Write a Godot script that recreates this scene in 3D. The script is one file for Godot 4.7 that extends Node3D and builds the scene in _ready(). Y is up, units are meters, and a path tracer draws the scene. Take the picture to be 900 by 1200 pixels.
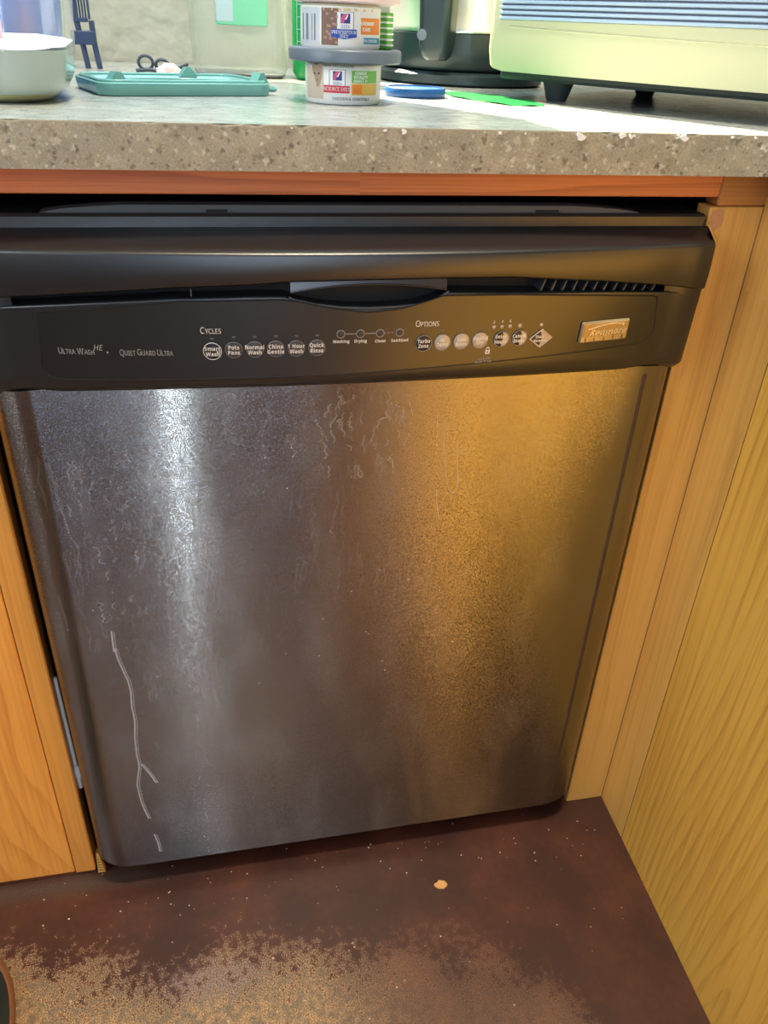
extends Node3D
# A kitchen corner: a stainless dishwasher under a concrete worktop, oak cabinets, a stained concrete floor.
# Units are metres. The cabinet fronts lie in the plane z = 0, x runs to the right, the floor is y = 0.

var M := {}
var taken := {}
var rng := RandomNumberGenerator.new()
const TOP := 0.83            # height of the worktop
const PANEL_YAW := -0.0347   # the right-hand cabinet run is not quite square


# ---------------------------------------------------------------- mesh builder
class MB:
	var v := PackedVector3Array()
	var n := PackedVector3Array()
	var t := PackedVector2Array()
	var ix := PackedInt32Array()
	var swap := false
	var off := Vector2.ZERO

	func uv_of(p: Vector3, nn: Vector3) -> Vector2:
		var a := nn.abs()
		var q := Vector2(p.x, p.y)
		if a.x >= a.y and a.x >= a.z:
			q = Vector2(p.z, p.y)
		elif a.y >= a.z:
			q = Vector2(p.x, p.z)
		q += off
		return Vector2(q.y, q.x) if swap else q

	# a flat convex polygon, turned so that it faces away from the point «inside»
	func poly(pts: Array, inside: Vector3, uvs := []) -> void:
		var nn := Vector3.ZERO
		for i in pts.size():
			var a: Vector3 = pts[i]
			var b: Vector3 = pts[(i + 1) % pts.size()]
			nn += a.cross(b)
		nn = nn.normalized()
		var c := Vector3.ZERO
		for p in pts:
			c += p
		c /= pts.size()
		var p2 := pts.duplicate()
		var u2 := uvs.duplicate()
		if nn.dot(c - inside) < 0.0:
			p2.reverse()
			u2.reverse()
			nn = -nn
		var b0 := v.size()
		for i in p2.size():
			v.append(p2[i])
			n.append(nn)
			t.append(u2[i] if u2.size() else uv_of(p2[i], nn))
		for i in range(1, p2.size() - 1):
			ix.append_array([b0, b0 + i + 1, b0 + i])

	# a box with chamfered edges
	func box(lo: Vector3, hi: Vector3, bevel := 0.001) -> void:
		var c := (lo + hi) / 2.0
		var h := (hi - lo) / 2.0
		var b := minf(bevel, minf(h.x, minf(h.y, h.z)) * 0.9)
		var P := func(s: Vector3, ax: int) -> Vector3:
			var q := h - Vector3.ONE * b
			q[ax] = h[ax]
			return c + Vector3(s.x * q.x, s.y * q.y, s.z * q.z)
		for ax in 3:
			var a1 := (ax + 1) % 3
			var a2 := (ax + 2) % 3
			for s in [-1.0, 1.0]:
				var face := []
				for k in [[-1, -1], [1, -1], [1, 1], [-1, 1]]:
					var q := Vector3.ZERO
					q[ax] = s
					q[a1] = k[0]
					q[a2] = k[1]
					face.append(P.call(q, ax))
				poly(face, c)
			for s1 in [-1.0, 1.0]:
				for s2 in [-1.0, 1.0]:
					var q1 := Vector3.ZERO
					q1[a1] = s1
					q1[a2] = s2
					q1[ax] = -1
					var q2 := q1
					q2[ax] = 1
					poly([P.call(q1, a1), P.call(q2, a1), P.call(q2, a2), P.call(q1, a2)], c)
		for sx in [-1, 1]:
			for sy in [-1, 1]:
				for sz in [-1, 1]:
					var q := Vector3(sx, sy, sz)
					poly([P.call(q, 0), P.call(q, 1), P.call(q, 2)], c)

	# rows of points joined into a smooth sheet
	func grid(rows: Array, uvs := [], flip := false, closed := false) -> void:
		var R := rows.size()
		var C: int = rows[0].size()
		var b0 := v.size()
		for r in R:
			for k in C:
				var k1 := mini(k + 1, C - 1)
				var k0 := maxi(k - 1, 0)
				if closed and (k == 0 or k == C - 1):
					k1 = 1
					k0 = C - 2
				var du: Vector3 = rows[r][k1] - rows[r][k0]
				var dv: Vector3 = rows[mini(r + 1, R - 1)][k] - rows[maxi(r - 1, 0)][k]
				var nn := du.cross(dv).normalized()
				if flip:
					nn = -nn
				v.append(rows[r][k])
				n.append(nn)
				t.append(uvs[r][k] if uvs.size() else uv_of(rows[r][k], nn))
		for r in R - 1:
			for k in C - 1:
				var a := b0 + r * C + k
				var q := [a, a + 1, a + C + 1, a + C]
				if flip:
					ix.append_array([q[0], q[1], q[2], q[0], q[2], q[3]])
				else:
					ix.append_array([q[0], q[2], q[1], q[0], q[3], q[2]])

	# a profile of (radius, height) points turned about the axis through «c»
	func lathe(prof: Array, c: Vector3, segs := 40, a0 := 0.0, a1 := TAU, oval := 1.0) -> void:
		for i in prof.size() - 1:
			var p: Vector2 = prof[i]
			var q: Vector2 = prof[i + 1]
			var nrm := [Vector2.ZERO, Vector2.ZERO]
			var own := Vector2(q.y - p.y, p.x - q.x).normalized()
			for e in 2:
				nrm[e] = own
				var j := i - 1 if e == 0 else i + 1
				if j >= 0 and j < prof.size() - 1:
					var o := Vector2(prof[j + 1].y - prof[j].y, prof[j].x - prof[j + 1].x).normalized()
					if o.dot(own) > 0.6:
						nrm[e] = (o + own).normalized()
			var b0 := v.size()
			for k in segs + 1:
				var a := lerpf(a0, a1, float(k) / segs)
				for e in 2:
					var s: Vector2 = q if e else p
					v.append(c + Vector3(cos(a) * s.x, s.y, sin(a) * s.x * oval))
					n.append(Vector3(cos(a) * nrm[e].x, nrm[e].y, sin(a) * nrm[e].x / oval).normalized())
					t.append(Vector2(a * maxf(p.x, 0.01), s.y))
			for k in segs:
				var a := b0 + k * 2
				ix.append_array([a, a + 2, a + 1, a + 1, a + 2, a + 3])

	# a round bar along a line of points
	func tube(pts: Array, r: float, segs := 8, flat := 1.0) -> void:
		var rows := []
		var up := Vector3(0.03, 0.05, 1).normalized()
		for i in pts.size():
			var d: Vector3 = (pts[mini(i + 1, pts.size() - 1)] - pts[maxi(i - 1, 0)]).normalized()
			if absf(d.dot(up)) > 0.95:
				up = Vector3(0.05, 1, 0.03).normalized()
			var s := d.cross(up).normalized()
			var w := s.cross(d).normalized()
			var row := []
			for k in segs + 1:
				var a := TAU * k / segs
				row.append(pts[i] + s * cos(a) * r + w * sin(a) * r * flat)
			rows.append(row)
		grid(rows, [], true, true)
		for e in [0, pts.size() - 1]:
			var cap: Array = rows[e].slice(0, segs)
			poly(cap, pts[1] if e == 0 else pts[pts.size() - 2])

	# an outline in x and y with thickness in z
	func prism(outline: PackedVector2Array, z0: float, z1: float, xf := Transform3D.IDENTITY) -> void:
		var tri := Geometry2D.triangulate_polygon(outline)
		var dir := xf.basis.z.normalized()
		var mid := xf * Vector3(0, 0, (z0 + z1) / 2)
		for z in [z0, z1]:
			for i in range(0, tri.size(), 3):
				var f := []
				for k in 3:
					var p := outline[tri[i + k]]
					f.append(xf * Vector3(p.x, p.y, z))
				var c: Vector3 = (f[0] + f[1] + f[2]) / 3
				poly(f, c - dir * (1 if z == maxf(z0, z1) else -1))
		var ccw := not Geometry2D.is_polygon_clockwise(outline)
		for i in outline.size():
			var p := outline[i]
			var q := outline[(i + 1) % outline.size()]
			var o := Vector2(q.y - p.y, p.x - q.x) * (1.0 if ccw else -1.0)
			var f := [xf * Vector3(p.x, p.y, z0), xf * Vector3(q.x, q.y, z0), xf * Vector3(q.x, q.y, z1), xf * Vector3(p.x, p.y, z1)]
			var c: Vector3 = (f[0] + f[1] + f[2] + f[3]) / 4
			poly(f, c - xf.basis * Vector3(o.x, o.y, 0).normalized())

	func into(m: ArrayMesh) -> ArrayMesh:
		var a := []
		a.resize(Mesh.ARRAY_MAX)
		a[Mesh.ARRAY_VERTEX] = v
		a[Mesh.ARRAY_NORMAL] = n
		a[Mesh.ARRAY_TEX_UV] = t
		a[Mesh.ARRAY_INDEX] = ix
		m.add_surface_from_arrays(Mesh.PRIMITIVE_TRIANGLES, a)
		return m


func mb() -> MB:
	return MB.new()


func numbered(called: String) -> String:
	var k: int = taken.get(called, 0)
	taken[called] = k + 1
	return called if k == 0 else "%s_%03d" % [called, k]


func obj(called: String, st, mat: Material, parent: Node = null, at := Vector3.ZERO) -> MeshInstance3D:
	var o := MeshInstance3D.new()
	o.mesh = st.into(ArrayMesh.new()) if st is MB else st
	o.material_override = null
	for s in o.mesh.get_surface_count():
		o.set_surface_override_material(s, mat)
	o.name = called if parent else numbered(called)
	o.position = at
	(parent if parent else self).add_child(o, true)
	return o


func tag(o: Node, label: String, category := "", group := "", kind := "") -> Node:
	o.set_meta("label", label)
	if category:
		o.set_meta("category", category)
	if group:
		o.set_meta("group", group)
	if kind:
		o.set_meta("kind", kind)
	return o


func thing(called: String, label: String, category: String, at := Vector3.ZERO, turn := 0.0, group := "") -> Node3D:
	var o := Node3D.new()
	o.name = numbered(called)
	add_child(o, true)
	o.position = at
	o.rotation.y = turn
	tag(o, label, category, group)
	return o


func struct(called: String, st, mat: Material, label: String) -> MeshInstance3D:
	var o := obj(called, st, mat)
	o.set_meta("kind", "structure")
	o.set_meta("label", label)
	return o


# ---------------------------------------------------------------- materials and textures
func mat(c: Color, rough := 0.6, metal := 0.0) -> StandardMaterial3D:
	var m := StandardMaterial3D.new()
	m.albedo_color = c
	m.roughness = rough
	m.metallic = metal
	return m


func rgb8(r: float, g: float, b: float) -> Color:
	return Color(r / 255.0, g / 255.0, b / 255.0)


func noise(sd: int, freq: float, oct := 3, kind := FastNoiseLite.TYPE_SIMPLEX_SMOOTH) -> FastNoiseLite:
	var f := FastNoiseLite.new()
	f.seed = sd
	f.frequency = freq
	f.noise_type = kind
	f.fractal_octaves = oct
	f.fractal_type = FastNoiseLite.FRACTAL_FBM if oct > 1 else FastNoiseLite.FRACTAL_NONE
	return f


func noise_tex(f: FastNoiseLite, size := 512, normal := false, ramp: Gradient = null, strength := 4.0) -> NoiseTexture2D:
	var t := NoiseTexture2D.new()
	t.width = size
	t.height = size
	t.seamless = true
	t.noise = f
	t.color_ramp = ramp
	t.as_normal_map = normal
	t.bump_strength = strength
	return t


func image_tex(w: int, h: int, bytes: PackedByteArray) -> ImageTexture:
	return ImageTexture.create_from_image(Image.create_from_data(w, h, false, Image.FORMAT_RGB8, bytes))


# oak: growth rings cut along the grain; v runs with the grain. «arch» above 0 opens the rings into cathedral arches.
func wood_tex(w: int, h: int, sd: int, light: Color, dark: Color, rings: float, wave: float, arch: float, contrast := 1.0, centre := 0.5) -> ImageTexture:
	var big := noise(sd, 1.0, 2)
	var fine := noise(sd + 1, 1.0, 2)
	var pore := noise(sd + 2, 1.0, 1)
	var out := PackedByteArray()
	out.resize(w * h * 3)
	var k := 0
	for y in h:
		var v := float(y) / h
		for x in w:
			var u := float(x) / w
			var d := (u - centre)
			var rr := u
			if arch > 0.0:
				rr = sqrt(d * d + 0.004) + arch * (v - 0.4) * absf(v - 0.4) * 0.5 + arch * 0.22 * v
			rr += big.get_noise_2d(u * 1.6, v * 0.9) * wave
			var f := fposmod(rr * rings + fine.get_noise_2d(u * 5.0, v * 2.5) * 0.35, 1.0)
			var late := pow(f, 2.4) * (1.0 - smoothstep(0.9, 1.0, f))
			var p := pore.get_noise_2d(u * 150.0, v * 7.0)
			var q := pore.get_noise_2d(u * 45.0 + 9.0, v * 2.0)
			var m := clampf(late * 0.75 * contrast + maxf(p - 0.25, 0.0) * 0.7 * contrast + q * 0.16 + big.get_noise_2d(u * 2.0 + 7.0, v * 1.5) * 0.22, 0.0, 1.0)
			out[k] = int(255.0 * lerpf(light.r, dark.r, m))
			out[k + 1] = int(255.0 * lerpf(light.g, dark.g, m))
			out[k + 2] = int(255.0 * lerpf(light.b, dark.b, m))
			k += 3
	return image_tex(w, h, out)


func wood_mat(t: Texture2D, size: Vector2, rough := 0.42) -> StandardMaterial3D:
	var m := mat(Color.WHITE, rough)
	m.albedo_texture = t
	m.uv1_scale = Vector3(1.0 / size.x, 1.0 / size.y, 1)
	m.heightmap_enabled = true
	m.heightmap_texture = t
	m.heightmap_scale = 0.02
	return m


func blob(im: Image, c: Vector2, r: float, col: Color, jag: float) -> void:
	var w := im.get_width()
	var h := im.get_height()
	var ph := rng.randf() * TAU
	var st := rng.randf_range(0.55, 1.0)
	var rot := rng.randf() * TAU
	for y in range(int(c.y - r - 1), int(c.y + r + 2)):
		for x in range(int(c.x - r - 1), int(c.x + r + 2)):
			var d := (Vector2(x, y) - c).rotated(rot)
			d.y /= st
			var a := d.angle()
			var lim := r * (1.0 + jag * (0.5 * sin(3.0 * a + ph) + 0.35 * sin(5.0 * a + 2.0 * ph)))
			var k := clampf(lim - d.length() + 0.5, 0.0, 1.0)
			if k > 0.0:
				var px := posmod(x, w)
				var py := posmod(y, h)
				im.set_pixel(px, py, im.get_pixel(px, py).lerp(col, k * col.a))


# ground concrete with its aggregate showing
func terrazzo_tex(w: int, h: int, sd: int, base: Color, count: int, strength: float) -> ImageTexture:
	rng.seed = sd
	var a := noise(sd, 0.02, 4)
	var g := noise(sd + 3, 0.35, 2)
	var im := Image.create(w, h, false, Image.FORMAT_RGB8)
	for y in h:
		for x in w:
			var q := 1.0 + a.get_noise_2d(x, y) * 0.12 + g.get_noise_2d(x, y) * 0.16
			im.set_pixel(x, y, Color(base.r * q, base.g * q, base.b * q))
	var tones := [rgb8(196, 186, 165), rgb8(215, 208, 190), rgb8(122, 110, 92), rgb8(84, 74, 62), rgb8(165, 148, 120), rgb8(142, 122, 96), rgb8(60, 54, 48), rgb8(228, 224, 212), rgb8(150, 150, 140)]
	for i in count:
		var col: Color = tones[rng.randi() % tones.size()]
		col.a = rng.randf_range(0.35, 0.95) * strength
		var r := rng.randf_range(0.8, 2.6)
		if rng.randf() < 0.14:
			r = rng.randf_range(2.2, 4.6)
		blob(im, Vector2(rng.randf() * w, rng.randf() * h), r, col, 0.5)
	return ImageTexture.create_from_image(im)


# stained concrete floor, the stain worn through to speckled aggregate towards the room; x -0.45..0.45, z -0.06..0.39
func floor_tex() -> ImageTexture:
	var w := 1400
	var h := 700
	rng.seed = 77
	var a := noise(5, 0.006, 4)
	var b := noise(6, 0.05, 3)
	var c := noise(8, 0.34, 2)
	var s := noise(9, 0.5, 1)
	var edge_x := [-0.45, -0.40, -0.345, -0.26, -0.19, -0.12, 0.0, 0.12, 0.19, 0.22, 0.26, 0.45]
	var edge_z := [0.085, 0.085, 0.10, 0.125, 0.135, 0.135, 0.152, 0.172, 0.205, 0.25, 0.32, 0.45]
	var out := PackedByteArray()
	out.resize(w * h * 3)
	var stain := Vector3(54, 30, 25)
	var stain2 := Vector3(78, 44, 32)
	var k := 0
	for y in h:
		var z := -0.06 + 0.45 * y / h
		var e := 0
		for x in w:
			var px := -0.45 + 0.9 * x / w
			while e < edge_x.size() - 2 and px > edge_x[e + 1]:
				e += 1
			var lim: float = lerpf(edge_z[e], edge_z[e + 1], (px - edge_x[e]) / (edge_x[e + 1] - edge_x[e]))
			var n1 := a.get_noise_2d(x, y)
			var n2 := b.get_noise_2d(x, y)
			var n3 := c.get_noise_2d(x, y)
			var col := stain.lerp(stain2, clampf(0.35 + n1 * 0.9 + n2 * 0.25, 0, 1))
			col *= 1.0 + n3 * 0.10
			# worn to the speckled grey-tan body
			var wear := clampf((z - lim) * 14.0 + n1 * 0.5 + n2 * 0.65 + 0.15, 0.0, 1.0)
			if wear > 0.0:
				var sp := n3 * 0.9 + s.get_noise_2d(x, y) * 0.5
				var tan_ := Vector3(158, 132, 96).lerp(Vector3(112, 98, 80), clampf(0.5 + n2 * 1.1, 0, 1)) * (1.0 + sp * 0.55)
				var left := clampf((0.12 - px) * 5.0, 0.35, 1.0)
				col = col.lerp(tan_, clampf(smoothstep(0.15, 0.55, wear + sp * 0.6) * left, 0.0, 0.95))
			# dust along the cabinet line
			var dust := clampf(1.0 - absf(z - 0.012) / 0.02, 0, 1) * clampf((-0.14 - px) * 8.0, 0, 1)
			col = col.lerp(Vector3(64, 58, 54) * (1.0 + n3 * 0.5), dust * 0.8)
			# bluish scuffed patch
			var sc := clampf(1.0 - Vector2((px + 0.17) / 0.07, (z - 0.155) / 0.03).length(), 0, 1)
			col = col.lerp(Vector3(120, 104, 100) * (1.0 + n3 * 0.6), clampf(sc * 1.6 * (0.7 + n2), 0, 0.8))
			out[k] = clampi(int(col.x), 0, 255)
			out[k + 1] = clampi(int(col.y), 0, 255)
			out[k + 2] = clampi(int(col.z), 0, 255)
			k += 3
	var im := Image.create_from_data(w, h, false, Image.FORMAT_RGB8, out)
	for i in 70:
		var p := Vector2(rng.randf() * w, (0.06 + rng.randf() * 0.2) / 0.45 * h)
		blob(im, p, rng.randf_range(0.8, 1.8), Color(0.78, 0.72, 0.62, rng.randf_range(0.3, 0.9)), 0.3)
	return ImageTexture.create_from_image(im)


func stroke(buf: PackedFloat32Array, w: int, h: int, pts: Array, r: float, k: float) -> void:
	for i in pts.size() - 1:
		var a: Vector2 = pts[i]
		var b: Vector2 = pts[i + 1]
		var steps := int(a.distance_to(b) / maxf(r * 0.5, 0.7)) + 1
		for s in steps:
			var p := a.lerp(b, float(s) / steps)
			for y in range(int(p.y - r), int(p.y + r + 2)):
				for x in range(int(p.x - r), int(p.x + r + 2)):
					if x >= 0 and y >= 0 and x < w and y < h:
						var q := clampf(1.0 - Vector2(x, y).distance_to(p) / (r + 0.5), 0, 1) * k
						buf[y * w + x] = maxf(buf[y * w + x], q)


# dried water marks and fingerprints on the steel door: returns [colour, rough and metal]
func door_tex() -> Array:
	var w := 1200
	var h := 1300
	rng.seed = 31
	var mark := PackedFloat32Array()
	mark.resize(w * h)
	var P := func(x: float, y: float) -> Vector2:
		return Vector2((x + 0.3) / 0.6 * w, (0.66 - y) / 0.66 * h)
	var runs := [
		[[-0.235, 0.369], [-0.231, 0.341], [-0.227, 0.311], [-0.228, 0.269], [-0.232, 0.219], [-0.232, 0.199], [-0.237, 0.173], [-0.236, 0.145], [-0.231, 0.115]],
		[[-0.228, 0.086], [-0.225, 0.054]], [[-0.229, 0.205], [-0.217, 0.173]], [[-0.235, 0.39], [-0.236, 0.365]],
	]
	for r in runs:
		var l := []
		for i in r.size():
			l.append(P.call(r[i][0], r[i][1]))
			if i < r.size() - 1:
				l.append(P.call((r[i][0] + r[i + 1][0]) / 2 + rng.randf_range(-0.0012, 0.0012), (r[i][1] + r[i + 1][1]) / 2))
		stroke(mark, w, h, l, 2.0, 0.85)
		var l2 := []
		for q in l:
			l2.append(q + Vector2(4.5, 1.0))
		stroke(mark, w, h, l2, 1.2, 0.5)
	var loop := [[0.077, 0.595], [0.079, 0.57], [0.083, 0.538], [0.087, 0.522], [0.092, 0.517], [0.095, 0.524], [0.094, 0.545], [0.090, 0.57]]
	var lp := []
	for q in loop:
		lp.append(P.call(q[0], q[1]))
	stroke(mark, w, h, lp, 1.4, 0.5)
	lp = [P.call(0.07, 0.6), P.call(0.072, 0.56), P.call(0.076, 0.51), P.call(0.08, 0.49)]
	stroke(mark, w, h, lp, 1.6, 0.35)
	# clusters of drips: x range, y range, count, length, strength
	var zones := [
		[-0.035, 0.045, 0.55, 0.63, 90, 0.022, 0.42], [-0.06, 0.06, 0.42, 0.56, 90, 0.04, 0.22], [0.05, 0.12, 0.42, 0.6, 40, 0.04, 0.18],
		[-0.245, -0.195, 0.40, 0.60, 90, 0.02, 0.30], [-0.20, -0.14, 0.36, 0.58, 60, 0.04, 0.16], [-0.255, -0.20, 0.20, 0.4, 40, 0.02, 0.16],
		[-0.12, -0.02, 0.57, 0.64, 60, 0.02, 0.22], [-0.16, 0.1, 0.06, 0.12, 50, 0.02, 0.12], [-0.275, -0.25, 0.4, 0.6, 16, 0.06, 0.25],
	]
	for zn in zones:
		for i in zn[4]:
			var x := rng.randf_range(zn[0], zn[1])
			var y := rng.randf_range(zn[2], zn[3])
			var l := []
			var len_: float = zn[5] * rng.randf_range(0.2, 1.0)
			var n := 5
			for j in n:
				l.append(P.call(x + rng.randf_range(-0.0018, 0.0018), y - len_ * j / n))
				x += rng.randf_range(-0.002, 0.002)
			stroke(mark, w, h, l, rng.randf_range(0.8, 2.2), zn[6] * rng.randf_range(0.4, 1.3))
	for i in 130:
		var p: Vector2 = P.call(rng.randf_range(-0.25, 0.12), rng.randf_range(0.3, 0.64))
		stroke(mark, w, h, [p, p + Vector2(rng.randf_range(-3, 3), rng.randf_range(-2, 3))], 1.1, rng.randf_range(0.1, 0.6))
	var big := noise(41, 0.005, 4)
	var br := noise(42, 1.0, 1)
	var colr := PackedByteArray()
	var orm := PackedByteArray()
	colr.resize(w * h * 3)
	orm.resize(w * h * 3)
	var k := 0
	for y in h:
		for x in w:
			var mk := mark[y * w + x]
			var brush := br.get_noise_2d(x * 0.02, y * 0.9) * 0.012
			var film := clampf(big.get_noise_2d(x * 1.6, y * 0.6) + 0.1, 0, 1)
			var b := 0.57 + brush + film * 0.03 + mk * 0.22
			colr[k] = clampi(int(255 * b), 0, 255)
			colr[k + 1] = clampi(int(255 * b * 0.985), 0, 255)
			colr[k + 2] = clampi(int(255 * b * 0.965), 0, 255)
			orm[k] = 255
			orm[k + 1] = clampi(int(255 * (0.20 + film * 0.05 + mk * 0.25 + brush)), 0, 255)
			orm[k + 2] = clampi(int(255 * (1.0 - mk * 0.75 - film * 0.05)), 0, 255)
			k += 3
	# the brushed grain: fine horizontal scratches that tilt the surface up and down
	var gw := 2048
	var gh := 2048
	var nm := PackedByteArray()
	nm.resize(gw * gh * 3)
	var tilt := PackedByteArray()
	var up := PackedByteArray()
	for i in 4096:
		var v := Vector3(0, clampf(rng.randfn(0.0, GRAIN), -0.9, 0.9), 1).normalized()
		tilt.append(int(127.5 + 127.5 * v.y))
		up.append(int(127.5 + 127.5 * v.z))
	k = 0
	for y in gh:
		var q := 0
		for x in gw:
			q = rng.randi() & 4095
			nm[k] = 128
			nm[k + 1] = tilt[q]
			nm[k + 2] = up[q]
			k += 3
	return [image_tex(w, h, colr), image_tex(w, h, orm), image_tex(gw, gh, nm)]


func make_materials() -> void:
	var oak_yellow := wood_tex(768, 1024, 11, rgb8(232, 178, 78), rgb8(172, 114, 40), 26.0, 0.07, 0.34, 0.5, 0.85)
	var oak_orange := wood_tex(512, 1024, 21, rgb8(236, 168, 78), rgb8(186, 112, 42), 9.0, 0.16, 0.9, 0.5, 0.3)
	var oak_plain := wood_tex(256, 1024, 25, rgb8(222, 170, 88), rgb8(178, 124, 56), 7.0, 0.10, 0.0, 0.4)
	var oak_red := wood_tex(256, 1024, 29, rgb8(220, 132, 72), rgb8(170, 88, 42), 8.0, 0.12, 0.0, 1.0)
	M.oak_panel = wood_mat(oak_yellow, Vector2(0.34, 0.9), 0.40)
	M.oak_door = wood_mat(oak_orange, Vector2(0.30, 0.62), 0.40)
	M.oak_stile = wood_mat(oak_plain, Vector2(0.12, 0.9), 0.38)
	M.oak_rail = wood_mat(oak_red, Vector2(0.11, 0.9), 0.45)
	M.oak_block = wood_mat(oak_plain, Vector2(0.12, 0.7), 0.55)
	M.oak_block.albedo_color = Color(0.86, 0.76, 0.72)
	M.oak_stile_orange = wood_mat(oak_plain, Vector2(0.09, 0.8), 0.40)
	M.oak_stile_orange.albedo_color = Color(1.0, 0.93, 0.85)
	M.tub_side = mat(rgb8(70, 48, 30), 0.8)
	M.shim = mat(rgb8(206, 166, 84), 0.7)
	M.crumb = mat(rgb8(196, 150, 92), 0.8)
	M.grit = mat(rgb8(206, 190, 166), 0.8)
	M.sole = mat(rgb8(122, 84, 58), 0.6)
	M.shoe_teal = mat(rgb8(30, 48, 54), 0.6)
	M.seam = mat(rgb8(66, 44, 30), 0.7)  # dark brown for the gap's reflection painted on the door
	M.bead = mat(rgb8(138, 92, 48), 0.7)  # brown of the thin strip in the inner corner
	M.bare_wood = mat(rgb8(196, 140, 96), 0.8)
	M.groove = mat(rgb8(92, 48, 20), 0.7)

	var chips := terrazzo_tex(1024, 512, 3, rgb8(150, 144, 124), 12000, 0.62)
	var chips_top := terrazzo_tex(1024, 512, 4, rgb8(164, 170, 166), 5000, 0.35)
	M.concrete = mat(Color.WHITE, 0.55)
	M.concrete.albedo_texture = chips
	M.concrete.uv1_scale = Vector3(1 / 0.62, 1 / 0.31, 1)
	M.concrete.heightmap_enabled = true
	M.concrete.heightmap_texture = chips
	M.concrete.heightmap_scale = 0.05
	M.concrete_top = mat(Color.WHITE, 0.22)
	M.concrete_top.albedo_texture = chips_top
	M.concrete_top.uv1_scale = Vector3(1 / 0.62, 1 / 0.31, 1)
	M.concrete_top.heightmap_enabled = true
	M.concrete_top.heightmap_texture = noise_tex(noise(15, 0.03, 4), 512)
	M.concrete_top.heightmap_scale = 0.06
	M.residue = mat(rgb8(235, 238, 236), 0.5)

	M.floor_near = mat(Color.WHITE, 0.38)
	M.floor_near.albedo_texture = floor_tex()
	M.floor_near.heightmap_enabled = true
	M.floor_near.heightmap_texture = M.floor_near.albedo_texture
	M.floor_near.heightmap_scale = 0.04
	var fr := Gradient.new()
	fr.set_color(0, rgb8(84, 58, 44))
	fr.set_color(1, rgb8(132, 104, 76))
	M.floor_far = mat(Color.WHITE, 0.5)
	M.floor_far.albedo_texture = noise_tex(noise(16, 0.02, 5), 512, false, fr)
	M.floor_far.uv1_scale = Vector3(1.2, 1.2, 1)

	var dt := door_tex()
	M.steel = mat(Color.WHITE, 1.0, 1.0)
	M.steel.albedo_texture = dt[0]
	M.steel.roughness_texture = dt[1]
	M.steel.roughness_texture_channel = BaseMaterial3D.TEXTURE_CHANNEL_GREEN
	M.steel.metallic_texture = dt[1]
	M.steel.metallic_texture_channel = BaseMaterial3D.TEXTURE_CHANNEL_BLUE
	M.steel.normal_enabled = true
	M.steel.normal_texture = dt[2]
	M.steel.normal_scale = 1.0
	M.steel.anisotropy_enabled = true
	M.steel.anisotropy = -1.0

	var grain := noise_tex(noise(18, 0.35, 2), 512)
	M.black = mat(rgb8(14, 20, 25), 0.36)
	M.black.metallic_specular = 0.85
	M.black.heightmap_enabled = true
	M.black.heightmap_texture = grain
	M.black.heightmap_scale = 0.006
	M.black.uv1_triplanar = true
	M.black.uv1_scale = Vector3.ONE * 12.0
	M.gloss_black = mat(rgb8(15, 21, 25), 0.32)
	M.gloss_black.metallic_specular = 0.8
	M.tub = mat(rgb8(22, 23, 25), 0.6)
	M.dark_slot = mat(rgb8(10, 11, 13), 0.7)
	M.trim_grey = mat(rgb8(70, 74, 78), 0.5)
	M.ink = mat(rgb8(214, 214, 210), 0.6)
	M.ink_dim = mat(rgb8(150, 150, 148), 0.6)
	M.lamp_lens = mat(rgb8(92, 92, 92), 0.4)
	M.button = mat(rgb8(58, 56, 55), 0.4)
	M.button_black = mat(rgb8(18, 18, 20), 0.35)
	M.button_silver = mat(rgb8(172, 166, 156), 0.38, 0.35)
	M.badge = mat(rgb8(206, 196, 168), 0.28, 0.85)
	M.badge_face = mat(rgb8(176, 152, 104), 0.4, 0.6)
	M.badge_raised = mat(rgb8(240, 234, 214), 0.25, 0.8)

	M.plaster = mat(rgb8(172, 174, 162), 0.85)
	M.plaster.heightmap_enabled = true
	M.plaster.heightmap_texture = noise_tex(noise(19, 0.012, 4), 512)
	M.plaster.heightmap_scale = 0.5
	M.plaster.uv1_triplanar = true
	M.plaster.uv1_world_triplanar = true
	M.plaster.uv1_scale = Vector3.ONE * 2.2
	M.paint = mat(rgb8(104, 84, 66), 0.8)
	M.ceiling_paint = mat(rgb8(200, 192, 178), 0.9)
	M.frame = mat(rgb8(236, 236, 232), 0.5)
	M.pane = mat(Color(0.9, 0.95, 1.0, 0.04), 0.02)
	M.pane.transparency = BaseMaterial3D.TRANSPARENCY_ALPHA


# ---------------------------------------------------------------- the dishwasher front: a bowed black panel
func zb(x: float) -> float:
	var a := absf(x)
	var z := 0.062 - 0.03 * pow(minf(a / 0.27, 1.0), 2.0)
	if a > 0.27:
		z -= 0.008 * (1.0 - sqrt(maxf(0.0, 1.0 - pow((a - 0.27) / 0.033, 2.0))))
	return z


func zf(x: float, y: float) -> float:
	return zb(x) - 0.004 - maxf(0.0, 0.713 - y) * 0.06


func table(x: float, xs: Array, ys: Array) -> float:
	for i in xs.size() - 1:
		if x <= xs[i + 1] or i == xs.size() - 2:
			return lerpf(ys[i], ys[i + 1], clampf((x - xs[i]) / (xs[i + 1] - xs[i]), 0.0, 1.0))
	return ys[0]


func lip_y(x: float) -> float:      # upper edge of the fascia
	return table(x, [-0.303, -0.27, -0.209, -0.148, -0.086, -0.064, -0.058, -0.042, -0.022, -0.0016, 0.018, 0.037, 0.054, 0.0613, 0.114, 0.192, 0.231, 0.303], [0.703, 0.7058, 0.7110, 0.7156, 0.7177, 0.7178, 0.7146, 0.7110, 0.7084, 0.7076, 0.7080, 0.7093, 0.7136, 0.7190, 0.7166, 0.7130, 0.7103, 0.704])


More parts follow.
